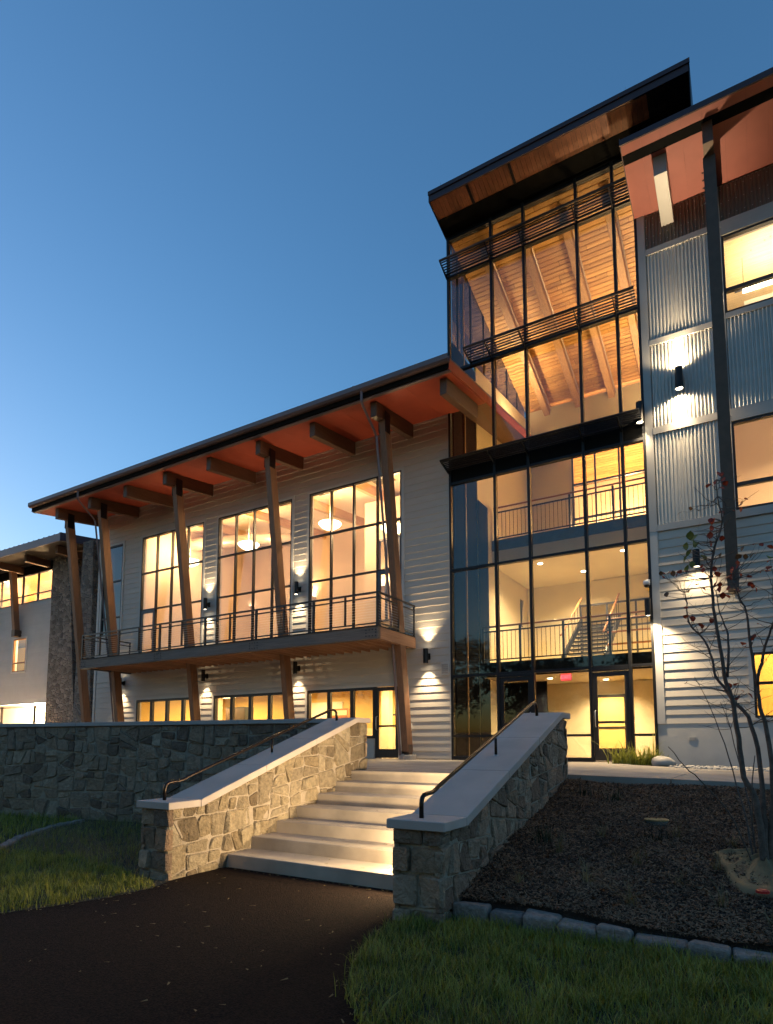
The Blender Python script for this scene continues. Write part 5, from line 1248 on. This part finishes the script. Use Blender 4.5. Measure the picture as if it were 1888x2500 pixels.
RL = [(-1.30, 2.1), (1.3, 2.1), (1.3, 5.08), (-1.0, 5.08), (-2.30, 4.98), (-2.72, 4.80), (-2.66, 4.2), (-2.46, 3.65), (-2.19, 3.2), (-1.84, 2.85)]
r_e = np.random.default_rng(99); x, y = scatter(RL, 7500, 1)
xe = r_e.uniform(-2.3, 1.4, 1500); x = np.concatenate([x, xe]); y = np.concatenate([y, 4.93 + r_e.normal(0, .035, 1500)])
tag(blades('grass', np.stack([x, y, np.full(len(x), -1.08)], 1), .035, .115, .0062, .9, 'grass_blade', seedv=2), 'dense dark green lawn grass in the right foreground', 'grass')
x, y = scatter(RL, 420, 5); tag(blades('dry_grass', np.stack([x, y, np.full(len(x), -1.08)], 1), .06, .17, .003, 1.0, 'grass_dry', seedv=3), 'pale dry blades scattered through the right foreground lawn', 'grass')
LL = [(-9.6, 4.9), (-8.0, 2.2), (-6.65, 2.3), (-6.0, 3.05), (-5.8, 3.5), (-5.66, 4.0), (-5.62, 4.55), (-6.2, 4.75), (-8.2, 5.2)]
x, y = scatter(LL, 3600, 7); tag(blades('grass', np.stack([x, y, np.full(len(x), -1.095)], 1), .04, .12, .006, .9, 'grass_blade', seedv=4), 'dark green lawn grass left of the path below the stone wall', 'grass')
LL2 = [(-9.75, 4.9), (-14, 3.5), (-18, 5.5), (-17, 6.75), (-11.8, 7.65), (-11.5, 7.4), (-10.8, 6.1)]
x, y = scatter(LL2, 900, 9); tag(blades('grass', np.stack([x, y, np.full(len(x), -1.10)], 1), .06, .17, .010, .8, 'grass_blade', seedv=5), 'far left lawn grass against the retaining wall', 'grass')
LB = [(-9.5, 5.0), (-8.2, 5.2), (-6.3, 4.85), (-6.28, 8.6), (-11.3, 7.7), (-10.6, 6.1)]
x, y = scatter(LB, 420, 11); tag(blades('weeds', np.stack([x, y, np.full(len(x), -1.095)], 1), .08, .24, .005, 1.1, 'grass_dry', seedv=6), 'thin straggly weeds on the bare bed behind the left stair wall', 'weeds')
x, y = scatter(LB, 500, 12); tag(blades('weeds', np.stack([x, y, np.full(len(x), -1.095)], 1), .05, .16, .006, 1.0, 'grass_blade', seedv=7), 'low green weeds on the bed behind the left stair wall', 'weeds')
# bark mulch chips
r = np.random.default_rng(21); n = 56000
x = r.uniform(-2.36, 2.2, n); y = 5.14 + (8.95 - 5.14) * r.uniform(0, 1, n) ** 1.25; z = np.array([bed_z(a, b) + .02 * math.sin(a * 3.1) * math.sin(b * 2.7) for a, b in zip(x, y)]) + r.uniform(.0, .02, n)
L = r.uniform(.006, .024, n) * r.choice([1, 1, 1, 1.6], n); Wd = r.uniform(.0028, .0075, n); a = r.uniform(0, np.pi, n); tl = r.normal(0, .45, n); tw2 = r.normal(0, .5, n)
u = np.stack([np.cos(a) * np.cos(tl), np.sin(a) * np.cos(tl), np.sin(tl)], 1) * L[:, None]; v = np.stack([-np.sin(a) * np.cos(tw2), np.cos(a) * np.cos(tw2), np.sin(tw2)], 1) * Wd[:, None]
c = np.stack([x, y, z], 1); th = np.array([0, 0, .004])
P = np.stack([c - u - v, c + u - v, c + u + v, c - u + v, c - u * .8 + th, c + u * .8 + th], 1)
me = bpy.data.meshes.new('mulch_chips'); fb = np.arange(n)[:, None] * 6
F = np.concatenate([fb + np.array([[0, 1, 5, 4]]), fb + np.array([[2, 3, 4, 5]])], 0)
me.vertices.add(n * 6); me.vertices.foreach_set('co', P.reshape(-1)); me.loops.add(len(F) * 4); me.loops.foreach_set('vertex_index', F.reshape(-1).astype(np.int32))
me.polygons.add(len(F)); me.polygons.foreach_set('loop_start', (np.arange(len(F)) * 4).astype(np.int32)); me.polygons.foreach_set('loop_total', np.full(len(F), 4, np.int32)); me.update(calc_edges=True)
tag(link_mesh('mulch_chips', me, 'mulch_chip'), 'loose dark bark mulch chips over the sloping bed', 'mulch', kind='stuff')
# dry ornamental grass tufts in the mulch
tufts = [(-1.75, 6.35), (-1.35, 5.75), (-1.0, 6.25), (-.62, 5.95), (-.95, 5.45), (-.30, 5.65), (-.75, 7.05), (-.25, 6.95), (-1.9, 5.55), (-.35, 6.3), (.05, 5.45), (-1.45, 6.9)]
TL = ['mid bed beside the stone stair wall', 'near the granite edging left of centre', 'mid bed left of the cleanout', 'left of the watering bag', 'just behind the granite edging', 'in front of the watering bag', 'behind and left of the bag', 'right behind the watering bag', 'at the foot of the stair wall', 'touching the left tip of the bag', 'at the right edge by the granite blocks', 'between stair wall and cleanout']
for k, (tx, ty) in enumerate(tufts):
    rr = np.random.default_rng(50 + k); m = 26
    rt_ = np.stack([tx + rr.normal(0, .025, m), ty + rr.normal(0, .025, m), np.full(m, bed_z(tx, ty) - .01)], 1)
    t = blades('grass_tuft', rt_, .10, .26, .006, 1.5, 'grass_dry', seg=5, kind=None, seedv=60 + k)
    tag(t, 'small dry arching grass tuft in the mulch, ' + TL[k], 'grass tuft', 'dry grass tufts in the mulch bed')
for k, (tx, ty) in enumerate([(-1.95, 8.3), (-1.55, 8.15), (-.95, 6.95), (-2.0, 6.6)]):
    rr = np.random.default_rng(80 + k); m = 60
    rt_ = np.stack([tx + rr.normal(0, .06, m), ty + rr.normal(0, .05, m), np.full(m, bed_z(tx, ty) - .01)], 1)
    tag(blades('dead_perennial', rt_, .08, .22, .008, 1.0, 'tree_leaf', seg=3, kind=None, seedv=90 + k), 'dark withered perennial clump ' + ['by the walk near the wall end', 'by the walk left of the cleanout', 'just before the cleanout', 'beside the right stair wall'][k], 'plant', 'withered perennials in the mulch bed')
# daylily clumps at the tower corner, boulder, river pebbles
for k, (tx, ty, lab) in enumerate([(-2.62, 14.55, 'left'), (-2.28, 14.45, 'middle'), (-1.98, 14.6, 'right')]):
    rr = np.random.default_rng(30 + k); m = 130
    rt_ = np.stack([tx + rr.normal(0, .11, m), ty + rr.normal(0, .10, m), np.full(m, -.02)], 1)
    tag(blades('daylily', rt_, .28, .52, .022, 1.0, 'lily_leaf', seg=5, kind=None, seedv=40 + k), 'yellow-green daylily clump at the glass, %s of the three' % lab, 'plant', 'daylily clumps at the tower corner')
def boulder(name, c, s, mat, seed, n=14, mdiv=8):
    r = random.Random(seed); mb = MB()
    ph = [r.uniform(0, 6.28) for _ in range(6)]
    for j in range(mdiv + 1):
        v = math.pi * j / mdiv
        for i in range(n):
            u = 2 * math.pi * i / n
            k = 1 + .10 * math.sin(2 * u + ph[0]) + .08 * math.sin(3 * u + ph[1] + 2 * v) + .06 * math.sin(5 * u + ph[2]) * math.sin(3 * v + ph[3])
            mb.v.append((c[0] + s[0] * k * math.sin(v) * math.cos(u), c[1] + s[1] * k * math.sin(v) * math.sin(u), c[2] + s[2] * k * math.cos(v)))
    for j in range(mdiv):
        for i in range(n):
            a = j * n + i; b = j * n + (i + 1) % n; mb.f.append((a, b, b + n, a + n))
    return obj(name, mb, mat, smooth=True)
tag(boulder('boulder', (-1.70, 14.2, .04), (.22, .16, .13), 'river_stone', 3), 'pale rounded boulder beside the daylilies at the plinth', 'rock')
r = random.Random(8); mb = MB()
for k in range(520):
    cx, cy_ = r.uniform(-1.5, 2.6), 13.15 + 1.6 * r.random() ** 1.2; s = r.uniform(.028, .06); cz_ = walk_z(cx, cy_) - .02 + s * .35; o = len(mb.v); a = r.uniform(0, 3.14); ca, sa = math.cos(a), math.sin(a)
    for (zz, rad) in ((-.5, .7), (0, 1), (.5, .72), (.66, .2)):
        for i in range(7):
            t = 6.2832 * i / 7; px, py = s * rad * math.cos(t) * r.uniform(.9, 1.1), s * .7 * rad * math.sin(t)
            mb.v.append((cx + ca * px - sa * py, cy_ + sa * px + ca * py, cz_ + s * .62 * zz))
    for j in range(3):
        for i in range(7): mb.f.append((o + j * 7 + i, o + j * 7 + (i + 1) % 7, o + j * 7 + 7 + (i + 1) % 7, o + j * 7 + 7 + i))
    mb.f.append(tuple(o + 21 + i for i in range(7)))
tag(obj('river_pebbles', mb, 'river_stone', smooth=True), 'band of pale river pebbles along the stucco plinth', 'pebbles', kind='stuff')
# granite block edging of the bed and of the far left lawn
r = random.Random(9); x = -2.33; k = 0
kerb = thing('block_edging', (-.5, 5.05, -1.0), 'row of rough granite blocks edging the mulch bed beside the lawn', 'edging')
while x < 2.0:
    ln = r.uniform(.26, .40)
    zt = bed_z(x, 5.1) - .030 + r.uniform(-.016, .016); y0 = 4.985 + .02 * math.sin(x * 2) + r.uniform(-.015, .015)
    q = [(x + .006, y0), (x + ln - .006, y0 + r.uniform(-.015, .015)), (x + ln - .006, y0 + .18), (x + .006, y0 + .18)]
    b = obj('block', MB().hexa([(a, c, -1.15) for a, c in q], [(a + r.uniform(-.015, .015), c + r.uniform(-.018, .018), zt + r.uniform(-.022, .022)) for a, c in q]), 'granite', kerb)
    bevel(b, .03, 3); x += ln
kl = thing('stone_edging', (-10.6, 6.2, -1.1), 'low curved stone edging across the far left lawn', 'edging')
pp = smooth_path([(-9.2, 4.4, 0), (-9.6, 4.97, 0), (-10.2, 5.55, 0), (-10.73, 6.16, 0), (-11.2, 6.8, 0), (-11.5, 7.5, 0)], 4)
for a, b in zip(pp, pp[1:]):
    d = (b - a).normalized(); s_ = Vector((-d.y, d.x, 0)) * .07; a2, b2 = a + d * .01, b - d * .01
    q = [a2 - s_, b2 - s_, b2 + s_, a2 + s_]
    bevel(obj('block', MB().hexa([(v.x, v.y, -1.15) for v in q], [(v.x + r.uniform(-.01, .01), v.y, -1.045 + r.uniform(-.015, .015)) for v in q]), 'granite', kl), .015, 1)
# cleanout cover in the mulch, watering bag at the tree foot
ic = thing('cleanout_cover', (-.99, 7.5, bed_z(-.99, 7.5)), 'round drain cleanout with a pale speckled lid in the mulch bed', 'drain cover')
zt = bed_z(-.99, 7.5) - .022
obj('riser', MB().lathe([(.118, -.1), (.118, .035)], (-.99, 7.5, zt), 24), 'concrete_dark', ic); obj('lid', MB().lathe([(.13, .036), (.13, .048), (.12, .052)], (-.99, 7.5, zt), 24), 'lid_metal', ic)
wb = thing('watering_bag', (.0, 6.35, bed_z(0, 6.35)), 'tan canvas tree watering bag lying round the foot of the shrub', 'bag')
mb = MB(); n = 72; m = 18; ax, ay = .03, 6.72
def bag_r(u):                                          # outline of the collapsed bag, radius from the knot at the stems
    c = [(95, .12), (140, .20), (172, .40), (187, .58), (200, .52), (232, .66), (258, 1.08), (285, 1.02), (310, .80), (340, .62), (375, .5)]
    d = math.degrees(u)
    for (a0, r0), (a1, r1) in zip(c, c[1:]):
        if a0 <= d <= a1: return r0 + (r1 - r0) * (d - a0) / (a1 - a0)
    return c[-1][1]
FO = [math.radians(v) for v in (118, 150, 178, 203, 228, 252, 276, 300, 330)]
for j in range(m + 1):
    t = j / m
    for i in range(n + 1):
        u = math.radians(95 + 280 * i / n); R = bag_r(u) * .80
        px, py = ax + R * t * math.cos(u), ay + R * t * math.sin(u)
        fold = max(math.exp(-((u - f - .12 * math.sin(3 * t + f)) / .055) ** 2) * (.6 + .4 * math.sin(7 * f)) for f in FO)
        z = bed_z(px, py) + .012 + .035 * (1 - t) ** 1.7 + .060 * fold * (1 - .75 * t) * min(1, t * 5) + .030 * math.exp(-((t - .88) / .10) ** 2)
        if j == m: z = bed_z(px, py) - .02
        mb.v.append((px, py, z))
for j in range(m):
    for i in range(n):
        a = j * (n + 1) + i; mb.f.append((a, a + 1, a + n + 2, a + n + 1))
o = obj('bag', mb, 'bag_canvas', wb, smooth=True)
obj('filler_cap', MB().lathe([(.05, 0), (.05, .018), (.03, .026)], (-.01, 5.86, bed_z(-.01, 5.86) + .055), 14), 'red_plastic', wb)

# trees across the drive, behind the camera: seen mirrored in the tower glass
def back_tree(x, y, h, r, label, seed):
    t = thing('shade_tree', (x, y, -1.1), label, 'tree', 'trees across the drive')
    q = random.Random(seed); tr = MB().tube([(x, y, -1.2), (x + .1, y, h * .25), (x - .1, y + .1, h * .5), (x, y, h * .75)], [.32, .26, .18, .06], 8)
    obj('trunk', tr, 'bark', t)
    br = MB()
    for k in range(16):
        a = q.uniform(0, 6.28); z = q.uniform(.25, .65) * h; L = r * q.uniform(.5, .9)
        br.tube([(x, y, z), (x + math.cos(a) * L * .5, y + math.sin(a) * L * .5, z + L * .35), (x + math.cos(a) * L, y + math.sin(a) * L, z + L * .8)], [.09, .05, .015], 5)
    obj('limbs', br, 'bark', t)
    rg = np.random.default_rng(seed); n = 5200
    cl = rg.normal(0, 1, (60, 3)); cl /= np.linalg.norm(cl, axis=1)[:, None]; cl *= rg.uniform(.35, 1, (60, 1)); c = cl[rg.integers(0, 60, n)] + rg.normal(0, .13, (n, 3))
    c = c * np.array([r, r, h * .36]) + np.array([x, y, h * .62]); a = rg.normal(0, 1, (n, 3)); b = rg.normal(0, 1, (n, 3)); a *= .16 / np.linalg.norm(a, axis=1)[:, None]; b *= .12 / np.linalg.norm(b, axis=1)[:, None]
    P = np.stack([c - a, c - b, c + a, c + b], 1).reshape(-1, 3); me = bpy.data.meshes.new('crown'); me.from_pydata(P.tolist(), [], [(4 * i, 4 * i + 1, 4 * i + 2, 4 * i + 3) for i in range(n)])
    link_mesh('crown', me, 'tree_leaf', t)
for k, (x, y, h, r, lab) in enumerate([(-19, -9, 9, 4.2, 'leftmost'), (-13, -12, 8, 3.8, 'second from left'), (-27, -13, 11, 5, 'tallest far left'), (-6, -15, 8, 3.8, 'third from left'), (1, -15, 7.5, 3.5, 'middle'), (8, -14, 9, 4.2, 'right'), (15, -12, 10, 4.5, 'rightmost')]):
    back_tree(x, y, h, r, 'leafy dark tree across the drive, %s, mirrored in the glass' % lab, 200 + k)

# straw, leaf bits and grit on the path, along its edges and on the treads
r = np.random.default_rng(77); pts = []
for (xa, ya), (xb, yb) in (((-5.7, 4.7), (-5.62, 4.0)), ((-5.62, 4.0), (-6.0, 3.05)), ((-6.0, 3.05), (-6.6, 2.3)), ((-2.66, 4.7), (-2.46, 3.65)), ((-2.46, 3.65), (-1.84, 2.85))):
    t = r.uniform(0, 1, 40); pts += [(xa + (xb - xa) * q + r.normal(0, .07), ya + (yb - ya) * q + r.normal(0, .07), -1.083) for q in t]
pts += [(r.uniform(-6, -2), r.uniform(2.4, 5.6), -1.083) for _ in range(60)] + [(r.uniform(-5.7, -2.9), 5.66 - abs(r.normal(0, .03)), -1.082) for _ in range(60)]
for i in range(7): pts += [(r.uniform(-5.7, -2.9), Y0 - TR * (6 - i) + r.uniform(.05, .42), -RI * (6 - i) + .003) for _ in range(9)]
mb = MB()
for x, y, z in pts:
    a = r.uniform(0, 6.28); L = r.uniform(.006, .03); w = r.uniform(.002, .007); ca, sa = math.cos(a), math.sin(a)
    mb.add([(x - ca * L - sa * w, y - sa * L + ca * w, z), (x + ca * L - sa * w, y + sa * L + ca * w, z + .004), (x + ca * L + sa * w, y + sa * L - ca * w, z), (x - ca * L + sa * w, y - sa * L - ca * w, z + .005)], [(0, 1, 2, 3)])
tag(obj('leaf_litter', mb, 'grass_dry'), 'scattered straw and leaf bits on the dark path and steps', 'litter', kind='stuff')
